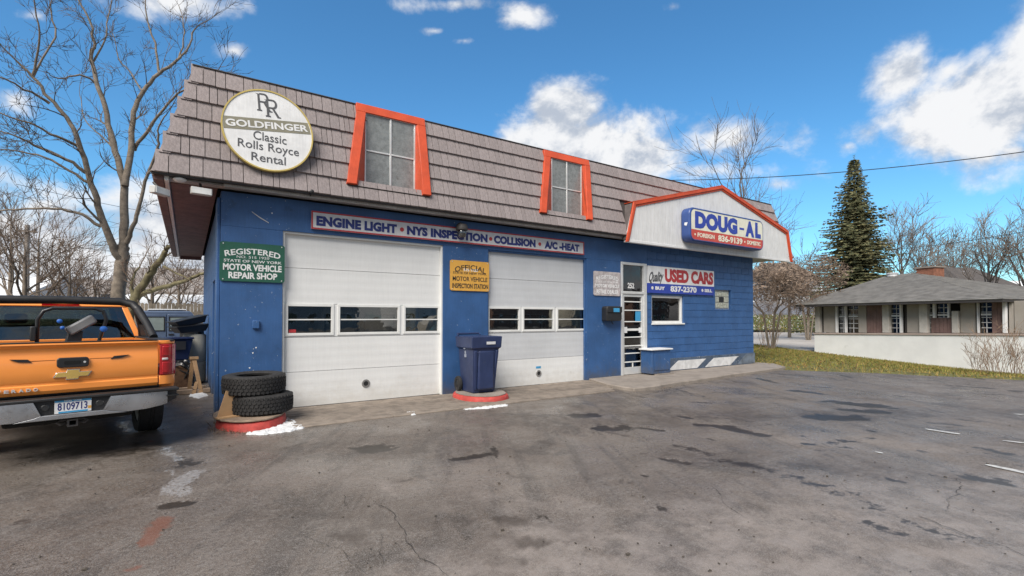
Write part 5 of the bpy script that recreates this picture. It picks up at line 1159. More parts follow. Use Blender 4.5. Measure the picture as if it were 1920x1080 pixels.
# ---- snow remnants
def snow(pxs, h, label, seed, n=44):
    pts = np.array([onZ(*q_)[:2] for q_ in pxs]); mn, mx_ = pts.min(0)-.02, pts.max(0)+.02; m = MB(); N = n
    def inside(x, y):
        r_ = False; j = len(pts)-1
        for i in range(len(pts)):
            if (pts[i][1] > y) != (pts[j][1] > y) and x < (pts[j][0]-pts[i][0])*(y-pts[i][1])/(pts[j][1]-pts[i][1])+pts[i][0]: r_ = not r_
            j = i
        return r_
    def dist(x, y):
        best = 9
        for a, b_ in zip(pts, np.roll(pts, -1, 0)):
            d = b_-a; t_ = max(0, min(1, ((x-a[0])*d[0]+(y-a[1])*d[1])/(d@d+1e-9))); best = min(best, math.hypot(x-a[0]-t_*d[0], y-a[1]-t_*d[1]))
        return best
    sz = max(mx_-mn); vs = []; fs = []; stp = sz/N; nx_ = int((mx_[0]-mn[0])/stp)+2; ny_ = int((mx_[1]-mn[1])/stp)+2
    for j in range(ny_):
        for i in range(nx_):
            x, y = mn[0]+i*stp, mn[1]+j*stp; d = dist(x, y)*(1 if inside(x, y) else -1); nn = mnoise.noise((x*14+seed, y*14, 0))*.05+mnoise.noise((x*40+seed, y*40, 3))*.03
            z = -.03+min(h, (d+nn+.02)*1.3)*(1 if d+nn > -.02 else 1)+(mnoise.noise((x*22, y*22, seed))*.45+mnoise.noise((x*60, y*60, seed))*.25)*h; vs.append((x, y, max(-.05, z)))
    fs = [(j*nx_+i, j*nx_+i+1, (j+1)*nx_+i+1, (j+1)*nx_+i) for j in range(ny_-1) for i in range(nx_-1)]
    m.add(vs, fs); tag(m.build('snow_patch', SNOW, smooth=60), label, 'snow', 'snow remnants')
snow([(455, 815), (490, 808), (520, 797), (536, 783), (548, 786), (572, 802), (545, 809), (500, 815)], .05, 'ragged snow remnant at the right foot of the tyre island', 1)
snow([(858, 762), (880, 757), (915, 756), (950, 757), (952, 761), (915, 766), (870, 768)], .035, 'thin snow remnant along the front of the bin island', 2)
snow([(758, 776), (770, 772), (786, 774), (780, 778), (762, 779)], .045, 'small snow scrap on the ribbed apron', 3, 14)
snow([(352, 742), (380, 736), (392, 742), (370, 748)], .06, 'snow scrap beside the blue side wall', 4, 14)
# brown dead weeds at the island foot
rng = random.Random(31); wd = MB()
for k in range(160):
    px = rng.uniform(392, 470); c = onZ(px, 800+rng.uniform(-6, 14)); a = rng.uniform(0, 6.3); l = rng.uniform(.03, .11); wd.tube([c, c+np.array([math.cos(a)*l*.7, math.sin(a)*l*.7, l*.6])], [.004, .001], 3, False)
tag(wd.build('dead_weeds', TWIGB, fix=False), 'brown dead weeds at the foot of the tyre island', 'weeds', kind='stuff')

# ================================================================== JUNK BESIDE THE LEFT WALL
RUST = pm('rust', (.12, .065, .035), .8, var=.4, vscale=12); CAST = pm('cast_alloy', (.30, .29, .28), .55, .4, var=.5, vscale=18, dirt=(.05, .045, .04), dirt_amt=.3, dscale=12)
DKBL = pm('dark_blue_plastic', (.010, .018, .06), .4); BEIGE = pm('beige_plastic', (.36, .34, .28), .6, var=.15); WOOD = pm('raw_wood', (.34, .21, .11), .8, var=.2, streak=.2)
c = onZ(338, 736); en = thing('engine_block', (c[0]-.0, c[1]+.1, 0), 'grimy engine block with a round rusty flywheel beside the blue wall', 'engine', .3)
BX('block', CAST, en, -.26, .26, .02, .62, .12, .52, .03)
MB().lathe([(.10, -.04), (.27, -.04), (.28, .0), (.20, .02)], 30, 'y', (-.08, -.02, .30)).build('flywheel', RUST, en, smooth=30); MB().lathe([(.285, -.01), (.33, -.01), (.33, .02), (.285, .02)], 30, 'y', (-.08, 0, .30), closed=True).build('bell_ring', CAST, en)
rng = random.Random(6)
for k in range(16): en_p = MB().obox((rng.uniform(-.2, .34), rng.uniform(-.03, .3), rng.uniform(.3, .66)), (rng.uniform(.05, .16), rng.uniform(.05, .16), rng.uniform(.04, .12)), Matrix.Rotation(rng.uniform(0, 3), 3, 'Y') @ Matrix.Rotation(rng.uniform(0, 3), 3, 'X')).build('bracket', CAST if k % 3 else BLACK, en, bevel=.01)
for k in range(4): MB().tube([(rng.uniform(-.2, .3), -.02, rng.uniform(.4, .6)), (rng.uniform(-.1, .35), -.12, rng.uniform(.3, .7)), (rng.uniform(0, .4), -.04, rng.uniform(.1, .5))], .014, 6).build('hose', BLACK, en)
BX('skid', BOARD, en, -.45, .45, -.15, .7, .0, .1, .01)
c = onZ(332, 728); tb = thing('storage_tote', (c[0]-.05, c[1]+.42, 0), 'dark blue plastic tote on a stand behind the engine', 'tote', .2)
loft(tb, 'tote_body', DKBL, [[(-.26, -.2, .62), (.22, -.2, .62), (.22, .2, .62), (-.26, .2, .62)], [(-.34, -.26, 1.10), (.30, -.26, 1.10), (.30, .26, 1.10), (-.34, .26, 1.10)]], bevel=.02); BX('tote_rim', DKBL, tb, -.38, .32, -.31, .31, 1.101, 1.15, .02); BX('tote_latch', BLACK, tb, -.2, .16, -.285, -.262, .86, 1.06, .01)
BX('stand', BLACK, tb, -.26, .24, -.2, .2, 0, .619, .01)
c = onZ(366, 722); ct = thing('plastic_drum', (c[0]-.02, c[1]+.55, 0), 'beige plastic drum standing by the blue side wall', 'drum')
MB().lathe([(.22, .02), (.25, .05), (.25, .5), (.24, .52), (.25, .54), (.25, 1.15), (.22, 1.2), (.05, 1.21)], 24, 'z').build('drum_body', BEIGE, ct, smooth=40); MB().lathe([(.04, 1.21), (.04, 1.25)], 10, 'z', (.1, 0, 0)).build('bung', BLACK, ct)
for k, (dx, dy, z0_, ang, lab) in enumerate(((-.08, .5, 1.26, .1, 'black plastic tray lying tilted on top of the beige drum'), (-.1, .45, 1.44, -.25, 'second black plastic tray piled uppermost beside the blue wall'))):
    tr = thing('plastic_tray', (c[0]+dx, c[1]+dy+.02, z0_), lab, 'tray', .3+ang); tr.rotation_euler = (0, rad(-6 if k == 0 else -14), .3)
    loft(tr, 'tray_body', BLACK, [[(-.30, -.24, 0), (.24, -.24, 0), (.24, .24, 0), (-.30, .24, 0)], [(-.38, -.3, .15), (.30, -.3, .15), (.30, .3, .15), (-.38, .3, .15)]], bevel=.015); BX('tray_rim', BLACK, tr, -.41, .33, -.33, .33, .1505, .172, .006)
c = onZ(381, 716); rb = thing('barrel', (-.33, c[1]+1.6, 0), 'tall dark barrel tucked against the blue side wall', 'barrel'); MB().lathe([(.27, 0), (.28, .04), (.28, .6), (.29, .62), (.28, .64), (.28, 1.25), (.29, 1.27), (.27, 1.3)], 24, 'z').build('barrel_body', BLACK, rb, smooth=40); MB().lathe([(.25, 1.3), (.25, 1.33)], 20, 'z').build('barrel_lid', DARKTRIM, rb)
c = onZ(378, 738); sh_ = thing('sawhorse', (c[0]-.06, c[1]+.05, 0), 'splayed raw timber trestle leaning by the blue side wall', 'trestle')
MB().hexa([(.02, -.05, 0), (.09, -.05, 0), (.09, -.01, 0), (.02, -.01, 0)], [(-.12, .10, .72), (-.04, .10, .72), (-.04, .14, .72), (-.12, .14, .72)]).build('leg', WOOD, sh_); MB().hexa([(-.12, -.08, 0), (-.05, -.08, 0), (-.05, -.04, 0), (-.12, -.04, 0)], [(-.06, .0, .25), (.0, .0, .25), (.0, .04, .25), (-.06, .04, .25)]).build('leg', WOOD, sh_)
MB().hexa([(-.2, .30, 0), (-.13, .30, 0), (-.13, .34, 0), (-.2, .34, 0)], [(-.14, .145, .72), (-.06, .145, .72), (-.06, .185, .72), (-.14, .185, .72)]).build('leg', WOOD, sh_); BX('top_rail', WOOD, sh_, -.16, .0, .08, .2, .72, .77)
c = onZ(350, 740); tm = thing('timber', (c[0], c[1]+.05, .0), 'weathered timber lying on the ground at the end of the side wall', 'timber', .1); BX('beam', BOARD, tm, -.7, .42, -.06, .06, .005, .10, .01); BX('rope_binding', DARKTRIM, tm, .1, .15, -.066, .066, .003, .106)
# ================================================================== TREES
def grow(mb, mbt, p, d, L, r, lvl, rng, kids=(4, 6), upb=.10, spread=.75, curl=.18, minr=.006, shrink=.62):
    p = Vector(p); d = Vector(d).normalized(); n = 5 if lvl > 1 else 4; pts = [p.copy()]; dirs = [d.copy()]
    for k in range(n):
        d = (d+Vector((rng.gauss(0, curl), rng.gauss(0, curl), rng.gauss(0, curl)+upb))).normalized(); p = p+d*(L/n); pts.append(p.copy()); dirs.append(d.copy())
    rs = [max(minr*.6, r*(1-.72*k/n)) for k in range(n+1)]
    (mb if r > .03 else mbt).tube(pts, rs, 6 if r > .05 else (4 if r > .02 else 3), False)
    if lvl <= 0: return
    for k in range(rng.randint(*kids)):
        f = rng.uniform(.25, 1.); i = min(n-1, int(f*n)); q = pts[i].lerp(pts[i+1], f*n-i); ax = dirs[i].orthogonal(); ax.rotate(Matrix.Rotation(rng.uniform(0, 6.3), 3, dirs[i])); dd = (dirs[i]+ax.normalized()*rng.uniform(spread*.6, spread*1.3)).normalized()
        grow(mb, mbt, q, dd, L*rng.uniform(shrink*.75, shrink*1.15), max(minr, rs[i]*rng.uniform(.45, .65)), lvl-1, rng, kids, upb, spread, curl, minr, shrink)
def limb(mb, mbt, pxs, D0, D1, r0, r1, rng, lvl=2, L=1.6, every=1, minr=.008, kids=(3, 5)):
    n = len(pxs); ctl = [Vector(at(x, y, D0+(D1-D0)*i/(n-1))) for i, (x, y) in enumerate(pxs)]; pts = []
    for i in range(n-1):                                   # Catmull-Rom through the traced points
        p0, p1, p2, p3 = ctl[max(0, i-1)], ctl[i], ctl[i+1], ctl[min(n-1, i+2)]
        for k in range(4):
            u = k/4; pts.append(.5*((2*p1)+(p2-p0)*u+(2*p0-5*p1+4*p2-p3)*u*u+(3*p1-p0-3*p2+p3)*u**3)+Vector((rng.gauss(0, .02), rng.gauss(0, .02), rng.gauss(0, .02))))
    pts.append(ctl[-1]); N = len(pts); rs = [r0+(r1-r0)*(i/(N-1))**.8 for i in range(N)]
    mb.tube(pts, rs, 9 if r0 > .1 else 6, True)
    for i in range(max(2, N//4), N, every):
        d = (pts[i]-pts[i-1]).normalized(); ax = d.orthogonal(); ax.rotate(Matrix.Rotation(rng.uniform(0, 6.3), 3, d)); grow(mb, mbt, pts[i], d+ax*rng.uniform(.5, 1.1), L*rng.uniform(.5, 1.15), max(minr, rs[i]*rng.uniform(.25, .45)), lvl, rng, kids, .09, .75, .2, minr)
    d = (pts[-1]-pts[-2]).normalized(); grow(mb, mbt, pts[-1], d, L*1.1, rs[-1], lvl, rng, kids, .08, .7, .16, minr)
rng = random.Random(21); DT = 20.
base = at(221, 640, DT)
bt_ = thing('bare_tree', (base[0], base[1], -.02), 'tall bare tree with spreading limbs standing behind the orange truck', 'tree')
mb, mbt = MB(), MB()
limb(mb, mbt, [(220, 670), (221, 600), (222, 545), (226, 505), (232, 462)], DT, DT, .28, .22, rng, 0, .01, 99)
LB = [([(228, 490), (216, 468), (200, 432), (183, 385), (168, 330), (149, 266), (123, 219), (94, 185), (60, 143), (32, 115)], 0, -2.5, .21, .05), ([(232, 465), (233, 398), (230, 338), (215, 283), (200, 215), (183, 155), (172, 111), (176, 83), (169, 42), (147, 0)], 0, .5, .22, .04),
      ([(233, 350), (245, 283), (251, 211), (268, 172), (298, 138), (332, 113), (350, 95), (365, 55)], 0, 1.5, .17, .04), ([(238, 455), (245, 436), (260, 390), (277, 326), (298, 270), (296, 245), (312, 215)], 0, -1, .13, .03), ([(250, 282), (277, 245), (315, 194), (353, 164), (385, 150)], .5, -.5, .10, .03),
      ([(166, 326), (123, 298), (64, 272), (38, 258), (-30, 235)], -1, -3, .09, .03), ([(166, 343), (111, 309), (55, 287), (-20, 279)], -1, -2, .075, .025), ([(149, 275), (106, 255), (55, 232), (-20, 205)], -1.2, -3.2, .08, .025), ([(96, 194), (43, 164), (-20, 138)], -1.8, -3.5, .07, .025), ([(187, 424), (140, 398), (85, 390), (13, 394), (-40, 400)], -.3, -2, .085, .03),
      ([(172, 120), (195, 75), (205, 30), (215, -40)], .4, 1, .06, .02), ([(182, 155), (150, 140), (110, 148), (85, 135)], .3, -1, .06, .02), ([(60, 143), (75, 80), (68, 30), (60, -40)], -2.2, -3, .06, .025), ([(298, 138), (290, 80), (275, 30), (272, -40)], 1.0, 1.6, .07, .025), ([(268, 172), (240, 130), (222, 110), (210, 60)], .8, 2, .05, .02), ([(335, 110), (345, 60), (335, 10)], 1.3, 2, .05, .02), ([(215, 283), (190, 255), (160, 225), (150, 180)], .2, 1.4, .05, .02), ([(277, 326), (300, 300), (290, 270)], -.6, -1, .05, .02), ([(62, 143), (100, 70), (95, 10), (110, -40)], -2.2, -1.2, .055, .02)]
for pxs, a, b_, r0, r1 in LB: limb(mb, mbt, pxs, DT+a, DT+b_, r0*.8, r1*.7, rng, 2 if r0 > .1 else 2, 1.7 if r0 > .08 else 1.35, 3 if r0 > .1 else 2, .009, (3, 5))
def reparent(mbx, root):
    L_ = root.location; mbx.v = [(v[0]-L_.x, v[1]-L_.y, v[2]-L_.z) for v in mbx.v]; return mbx
reparent(mb, bt_).build('trunk', BARK, bt_, smooth=70, fix=False); reparent(mbt, bt_).build('crown', TWIG, bt_, fix=False)
# leaning mossy tree right of it
base = at(236, 645, 19.); lt = thing('leaning_tree', (base[0], base[1], -.02), 'low leaning mossy tree between the tall tree and the garage', 'tree'); mb, mbt = MB(), MB()
MOSS = pm('mossy_bark', (.15, .13, .07), .95, var=.35, vscale=5, bump=.7, bscale=25, bdist=.02)
limb(mb, mbt, [(238, 640), (242, 590), (262, 545), (285, 508), (305, 482), (312, 468), (318, 462)], 19, 18.5, .2, .06, rng, 2, 1.1, 4); limb(mb, mbt, [(255, 556), (285, 545), (330, 532), (362, 520), (384, 512)], 19, 18, .11, .05, rng, 2, 1.0, 4); limb(mb, mbt, [(246, 575), (248, 540), (250, 520), (262, 500)], 19, 19.5, .1, .03, rng, 2, .9, 3); limb(mb, mbt, [(308, 500), (330, 512), (355, 525)], 18.6, 18.2, .05, .02, rng, 1, .8, 3)
reparent(mb, lt).build('trunk', MOSS, lt, smooth=70, fix=False); reparent(mbt, lt).build('crown', TWIGB, lt, fix=False)
def bare_tree(px, D, zb, H, r, label, seed, mats=(BARK, TWIG), lvl=4, kids=(4, 6), name='bare_tree', spread=.8, group=None, lean=(0, 0), minr=None, nl=7):
    rng = random.Random(seed); c = at(px, 597, D); t_ = thing(name, (c[0], c[1], zb), label, 'tree', group=group); mb, mbt = MB(), MB(); mr = minr or D*.00042
    pts = [(0, 0, 0), (lean[0]*.1, lean[1]*.1, H*.14), (lean[0]*.3, lean[1]*.3, H*.3), (lean[0]*.5, lean[1]*.5, H*.5), (lean[0]*.8, lean[1]*.8, H*.72)]; rs = [r*1.15, r, r*.85, r*.6, r*.3]
    mb.tube(pts, rs, 8)
    for k in range(nl):
        f = .22+.72*k/nl; q = Vector(pts[1]).lerp(Vector(pts[4]), f); a = k*2.4+rng.uniform(-.4, .4); grow(mb, mbt, q, (math.cos(a)*spread, math.sin(a)*spread, 1), H*rng.uniform(.36, .48)*(1-.35*f), r*(.55-.3*f), lvl-1, rng, kids, .07, .7, .15, mr)
    grow(mb, mbt, pts[-1], (lean[0]*.1, lean[1]*.1, 1), H*.3, r*.3, lvl-1, rng, kids, .07, .65, .14, mr)
    mb.build('trunk', mats[0], t_, smooth=70, fix=False); mbt.build('crown', mats[1], t_, fix=False); return t_
bare_tree(1392, 34, 0, 14.2, .2, 'slender bare tree rising behind the right end of the shingled roof', 41, mats=(pm('grey_bark', (.11, .095, .085), .9, var=.3), TWIG), lvl=3, kids=(6, 8), spread=.75)
bare_tree(1480, 40, 0, 8.5, .12, 'thin bare sapling between the gable and the spruce', 42, lvl=3, spread=.6)
for px, D, H, sd, lab in ((1692, 62, 14.5, 43, 'bare round-crowned tree just right of the spruce'), (1790, 70, 12.5, 44, 'bare tree behind the house with the brick chimney'), (1855, 46, 10.6, 45, 'bare multi-stemmed tree behind the right half of the low house'), (1925, 44, 11.0, 46, 'bare tree at the right edge of the picture'), (1745, 85, 15, 47, 'farther small bare tree left of the dark-roofed house')):
    bare_tree(px, D, 0, H, .17 if D < 55 else .2, lab, sd, mats=(pm('grey_bark', (.11, .095, .085), .9), pm('pale_twig', (.20, .165, .14), .9, var=.2)), lvl=3, kids=(6, 9), spread=.65, group='bare trees beyond the low house', nl=11, minr=D*.00042)
for px, D, H, sd, lab in ((18, 26, 8.0, 51, 'bushy bare tree at the far left edge behind the truck'), (70, 30, 9.0, 52, 'bare tree just right of the utility pole'), (178, 25, 4.6, 53, 'small bare fruit tree left of the tall trunk'), (110, 38, 8.5, 54, 'bare tree in front of the beige house'), (335, 27, 5.2, 55, 'small bare tree in front of the snowy shed roof'), (-40, 28, 9., 56, 'bare tree cut by the left picture edge'), (45, 22, 6.5, 57, 'low twiggy bare tree right behind the truck roof, at its left'), (130, 23, 5.0, 58, 'low twiggy bare tree right behind the truck roof, at its middle'), (285, 24, 5.0, 59, 'low twiggy bare tree above the parked van')):
    bare_tree(px, D, 0, H, .13, lab, sd, mats=(pm('pale_bark', (.20, .16, .125), .9, var=.3), TWIGB), lvl=3, kids=(5, 7), spread=.9, group='bare trees beyond the board fence', nl=8)
# rusty-leaved bush tree right of the building
def bush(px, D, H, Wd, label, seed, nleaf, leafm, mats):
    rng = random.Random(seed); c = at(px, 597, D); t_ = thing('ornamental_tree', (c[0], c[1], -.03), label, 'tree'); mb, mbt, lf = MB(), MB(), MB()
    for k in range(5):
        a = k*1.26+rng.uniform(-.3, .3); q0 = Vector((math.cos(a)*.12, math.sin(a)*.12, 0)); q1 = Vector((math.cos(a)*.45, math.sin(a)*.45, H*.42)); mb.tube([q0, q0.lerp(q1, .5)+Vector((.04, .02, 0)), q1], [.06, .05, .045], 6); grow(mb, mbt, q1, (math.cos(a)*.9, math.sin(a)*.9, .8), H*.42, .045, 4, rng, (4, 6), -.02, 1.0, .2, .010, .6)
    for k in range(nleaf):
        a = rng.uniform(0, 6.3); u = rng.uniform(-1, 1); rr = rng.random()**.4; q = Vector((math.cos(a)*math.sqrt(1-u*u)*Wd*rr, math.sin(a)*math.sqrt(1-u*u)*Wd*rr, H*.78+u*H*.24*rr)); s = rng.uniform(.06, .13)
        if mnoise.noise(q*.9) < -.12: continue
        t1 = Vector((rng.gauss(0, 1), rng.gauss(0, 1), rng.gauss(0, 1))).normalized()*s; t2 = t1.orthogonal().normalized()*s*.4; lf.add([q-t1, q+t2, q+t1, q-t2], [(0, 1, 2, 3)])
    mb.build('trunk', mats[0], t_, fix=False); mbt.build('branches', mats[1], t_, fix=False); lf.build('crown', leafm, t_, fix=False)
RL = pm('withered_leaf', (.19, .14, .105), .9, var=.4, vscale=2)
bush(1445, 26, 4.6, 2.1, 'ornamental tree with withered brown leaves just right of the garage', 61, 3800, RL, (BARK, TWIGB)); bush(1515, 36, 6.2, 2.8, 'second brown-leaved ornamental tree in front of the spruce', 62, 4600, RL, (BARK, TWIGB))
# spruce
def spruce(px, D, H, R, label, seed):
    rng = random.Random(seed); c = at(px, 597, D); t_ = thing('spruce_tree', (c[0], c[1], -.03), label, 'tree'); tr, br, n1, n2 = MB(), MB(), MB(), MB()
    tr.tube([(0, 0, 0), (0, 0, H*.5), (0, 0, H*.99)], [.28, .17, .02], 8); z = H*.05; lay = 0
    while z < H*.985:
        f = z/H; Rm = R*(1-f)**.92*(1+.10*math.sin(lay*2.1)); nb = int(9+8*(1-f))
        for k in range(nb):
            a = 2*math.pi*(k+rng.uniform(-.35, .35))/nb+lay*.7; L = Rm*(rng.uniform(.66, 1.1)+.55*mnoise.noise((math.cos(a)*1.6, math.sin(a)*1.6, z*.55+seed)))+.15; L = max(.15, L); pts = []; n = 6
            for i in range(n+1):
                s = i/n; pts.append(Vector((math.cos(a)*L*s, math.sin(a)*L*s, z+L*(.05*s-.55*s*s+.42*s**3)*(1-.6*f)+rng.gauss(0, .02))))
            br.tube(pts, [.03*(1-s/n*.8)*(1-f*.5) for s in range(n+1)], 3, False)
            steps = max(3, int(L/.2))
            for i in range(steps):
                s = .12+.88*(i+rng.random())/steps; j = min(n-1, int(s*n)); q = pts[j].lerp(pts[j+1], s*n-j); sd = Vector((-math.sin(a), math.cos(a), 0)); fw = Vector((math.cos(a), math.sin(a), -.1)); hl = (.13+.30*(1-s)*min(1., L/3)+.1)*rng.uniform(.7, 1.25)
                for sg in (-1, 1):
                    for _ in range(2):
                        tip = q+(sd*sg*rng.uniform(.6, 1.1)+fw*rng.uniform(.4, .9)+Vector((0, 0, rng.uniform(-.28, .10))))*hl; wv = Vector((rng.gauss(0, .3), rng.gauss(0, .3), rng.uniform(-.6, -.1))).normalized()*hl*.30; m = n1 if rng.random() < .62 else n2
                        mid = q.lerp(tip, .55); m.add([q, mid+wv, tip, mid-wv*.55], [(0, 1, 2, 3)])
        z += .30*(1-f*.4); lay += 1
    for k in range(40): a = rng.uniform(0, 6.3); q = Vector((0, 0, H*rng.uniform(.95, 1.01))); tip = q+Vector((math.cos(a)*.14, math.sin(a)*.14, .12)); n1.add([q, tip, q+Vector((0, 0, .05))], [(0, 1, 2)])
    tr.build('trunk', BARK, t_, fix=False); br.build('branches', TWIG, t_, fix=False); n1.build('crown', pm('spruce_dark', (.085, .095, .045), .8, var=.4, vscale=1.2), t_, fix=False); n2.build('crown', pm('spruce_olive', (.19, .175, .08), .8, var=.4, vscale=1.2), t_, fix=False)
spruce(1605, 45, 16.6, 5.3, 'tall dark green spruce beyond the low hip-roofed house', 71)
# twiggy shrub before the white wall
def shrub(px, D, zb, H, label, seed, n=16):
    rng = random.Random(seed); c = at(px, 690, D); t_ = thing('bare_shrub', (c[0], c[1], zb), label, 'shrub', group='bare shrubs before the white wall'); a_, b_ = MB(), MB()
    for k in range(n):
        x = rng.gauss(0, .28); y = rng.gauss(0, .2); grow(a_, b_, (x, y, 0), (x*.7+rng.gauss(0, .12), rng.gauss(0, .15), 1), H*rng.uniform(.6, 1.1), .011, 2, rng, (2, 4), .04, .45, .10, .005, .5)
    b_.build('stems', pm('shrub_twig', (.20, .135, .09), .9, var=.3), t_, fix=False)
shrub(1848, 15.2, -.38, 1.15, 'bare twiggy shrub before the white wall, left of the edge shrub', 81); shrub(1890, 14.8, -.40, 1.35, 'taller bare twiggy shrub before the white wall near the corner post', 82, 20); shrub(1930, 14.4, -.42, 1.3, 'bare twiggy shrub cut by the right picture edge', 83)
c = onZ(1432, 655); ft = thing('young_shrub', (c[0], c[1], 0), 'thin bare shrub on the grass right of the garage corner', 'shrub'); a_, b_ = MB(), MB(); rng = random.Random(84)
for k in range(9): grow(a_, b_, (rng.gauss(0, .2), rng.gauss(0, .2), 0), (rng.gauss(0, .3), rng.gauss(0, .3), 1), 1.8*rng.uniform(.7, 1.2), .014, 3, rng, (2, 4), .03, .5, .13, .007, .55)
b_.build('stems', TWIGB, ft, fix=False)

# ================================================================== LOW HIP-ROOFED HOUSE ON THE RIGHT
hv = HR-HL; hl_ = float(np.hypot(hv[0], hv[1])); hyaw = math.atan2(hv[1], hv[0])
hs = thing('low_house', (HL[0], HL[1], 0), 'low house with grey hip roof, glazed porch and long white base wall', 'house', hyaw)
# local: x along the front to the right, -y towards the camera, z up
def hx(px):  # photo column -> local x on the front line
    d = ray(px, 597); n_ = np.array([-math.sin(hyaw), math.cos(hyaw)]); k = ((HL[:2]-CAM[:2])@n_)/(d[:2]@n_); P_ = CAM[:2]+d[:2]*k; return float((P_-HL[:2])@np.array([math.cos(hyaw), math.sin(hyaw)]))
LZ0, LZ1 = .80, .99; ledge = lambda x: LZ0+(LZ1-LZ0)*x/hl_
WW = pm('white_wall_paint', (.80, .80, .78), .6, var=.05, vscale=1.5, dirt=(.45, .46, .42), dirt_amt=-.08, dscale=1.)
xe = hl_*1.5
MB().hexa([(0, 0, -1.2), (xe, 0, -1.2), (xe, .25, -1.2), (0, .25, -1.2)], [(0, 0, ledge(0)), (xe, 0, ledge(xe)), (xe, .25, ledge(xe)), (0, .25, ledge(0))]).build('base_wall', WW, hs, bevel=.01)
MB().hexa([(0, .25, -1.2), (.25, .25, -1.2), (.25, 9, -1.2), (0, 9, -1.2)], [(0, .25, ledge(0)), (.25, .25, ledge(0)), (.25, 9, ledge(0)), (0, 9, ledge(0))]).build('base_wall', WW, hs)
LED = pm('ledge_stone', (.42, .34, .30), .8, var=.1)
MB().hexa([(-.03, -.04, ledge(0)+.002), (xe, -.04, ledge(xe)+.002), (xe, .28, ledge(xe)+.002), (-.03, .28, ledge(0)+.002)], [(-.03, -.04, ledge(0)+.07), (xe, -.04, ledge(xe)+.07), (xe, .28, ledge(xe)+.07), (-.03, .28, ledge(0)+.07)]).build('ledge', LED, hs)
EAV = 2.245; TAUPE = pm('taupe_panel', (.33, .30, .265), .7, var=.06, vscale=2); REDW = pm('red_brown_boards', (.20, .125, .11), .7, var=.15, streak=.2); POST = pm('pale_post', (.50, .47, .43), .7, var=.1)
def seg(px0, px1, kind, zf0=0., zf1=1.):
    a, b_ = hx(px0), hx(px1); a, b_ = a+.006, b_-.006; z0 = ledge((a+b_)/2)+.085; z1 = EAV-.05; z0, z1 = z0+(z1-z0)*zf0, z0+(z1-z0)*zf1
    if kind == 'post': BX('post', POST, hs, a, b_, .02, .22, z0, z1, .01)
    elif kind == 'white_post': BX('post', P_WHITE, hs, a, b_, .0, .12, z0, z1, .006)
    elif kind == 'panel': BX('wall_panel', TAUPE, hs, a, b_, .10, .16, z0, z1, .006)
    elif kind == 'red':
        n = max(2, int((b_-a)/.14))
        for k in range(n): BX('door_board', REDW, hs, a+(b_-a)*k/n+.004, a+(b_-a)*(k+1)/n-.004, .13, .16, z0, z1)
    elif kind == 'glass':
        BX('pane', glass_mat('house_glass', (.35, .37, .4), 1.0), hs, a, b_, .165, .175, z0, z1); n = max(2, round((b_-a)/.2)); nz_ = 6
        for k in range(1, n): x = a+(b_-a)*k/n; BX('muntin', P_LITE, hs, x-.012, x+.012, .15, .163, z0, z1)
        for k in range(1, nz_): z = z0+(z1-z0)*k/nz_; BX('muntin', P_LITE, hs, a, b_, .14, .149, z-.012, z+.012)
        BX('window_rail', P_WHITE, hs, a, b_, .12, .138, z0+(z1-z0)*.56, z0+(z1-z0)*.62)
    elif kind == 'dark': BX('dark_jamb', DARKTRIM, hs, a, b_, .16, .20, z0, z1)
for args in [(1527, 1536, 'post'), (1537, 1541, 'dark'), (1541, 1564, 'panel'), (1566, 1569, 'white_post'), (1570, 1583, 'glass'), (1583, 1586, 'white_post'), (1587, 1605, 'glass'), (1606, 1621, 'panel'), (1621, 1652, 'red'), (1653, 1666, 'post'), (1667, 1686, 'glass'), (1686, 1690, 'white_post'), (1691, 1697, 'dark'), (1697, 1722, 'panel'), (1722, 1738, 'post'),
             (1739, 1749, 'glass'), (1749, 1753, 'white_post', .5, 1.), (1754, 1776, 'glass'), (1776, 1779, 'white_post', .5, 1.), (1783, 1796, 'post', 0, .72), (1797, 1826, 'panel'), (1827, 1831, 'dark'), (1831, 1834, 'white_post'), (1835, 1855, 'glass'), (1855, 1877, 'red'), (1879, 1886, 'white_post'), (1888, 1897, 'panel'), (1898, 1930, 'panel'), (1932, 1990, 'panel')]: seg(*args)
seg(1741, 1781, 'red', 0, .5)
for x in (.9, 3., 5.): BX('porch_back', pm('porch_dark', (.07, .06, .055), .9), hs, x-1.0, x+1.0, .9, .95, .3, EAV-.05)
BX('porch_back', MATS['porch_dark'], hs, -.0+.3, xe, 1.0, 1.05, .3, EAV-.05)
xA = hx(1503); xB = hx(1893); OV = .55; DEP = 9.5
RSH = pm('grey_roof_shingle', (.19, .18, .165), .9, var=.22, vscale=3, bump=.4, bscale=20, dirt=(.12, .115, .105), dirt_amt=.2, dscale=6)
DEP = 8.
def hx2(px, py, yd):   # photo pixel -> local (x, z) on the plane yd behind the front
    n_ = np.array([-math.sin(hyaw), math.cos(hyaw)]); d = ray(px, py); k = ((HL[:2]-CAM[:2])@n_+yd)/(d[:2]@n_); P_ = CAM+d*k; return float((P_[:2]-HL[:2])@np.array([math.cos(hyaw), math.sin(hyaw)])), float(P_[2])
xc0, zr_ = hx2(1668, 516, DEP*.5); xc1, _ = hx2(1712, 516, DEP*.5)
rf = bpy.data.objects.new('hip_roof', None); COL.objects.link(rf); rf.parent = hs
lo = [(xA, -OV, EAV), (xB+.1, -OV, EAV), (xB+.1, DEP, EAV), (xA, DEP, EAV)]
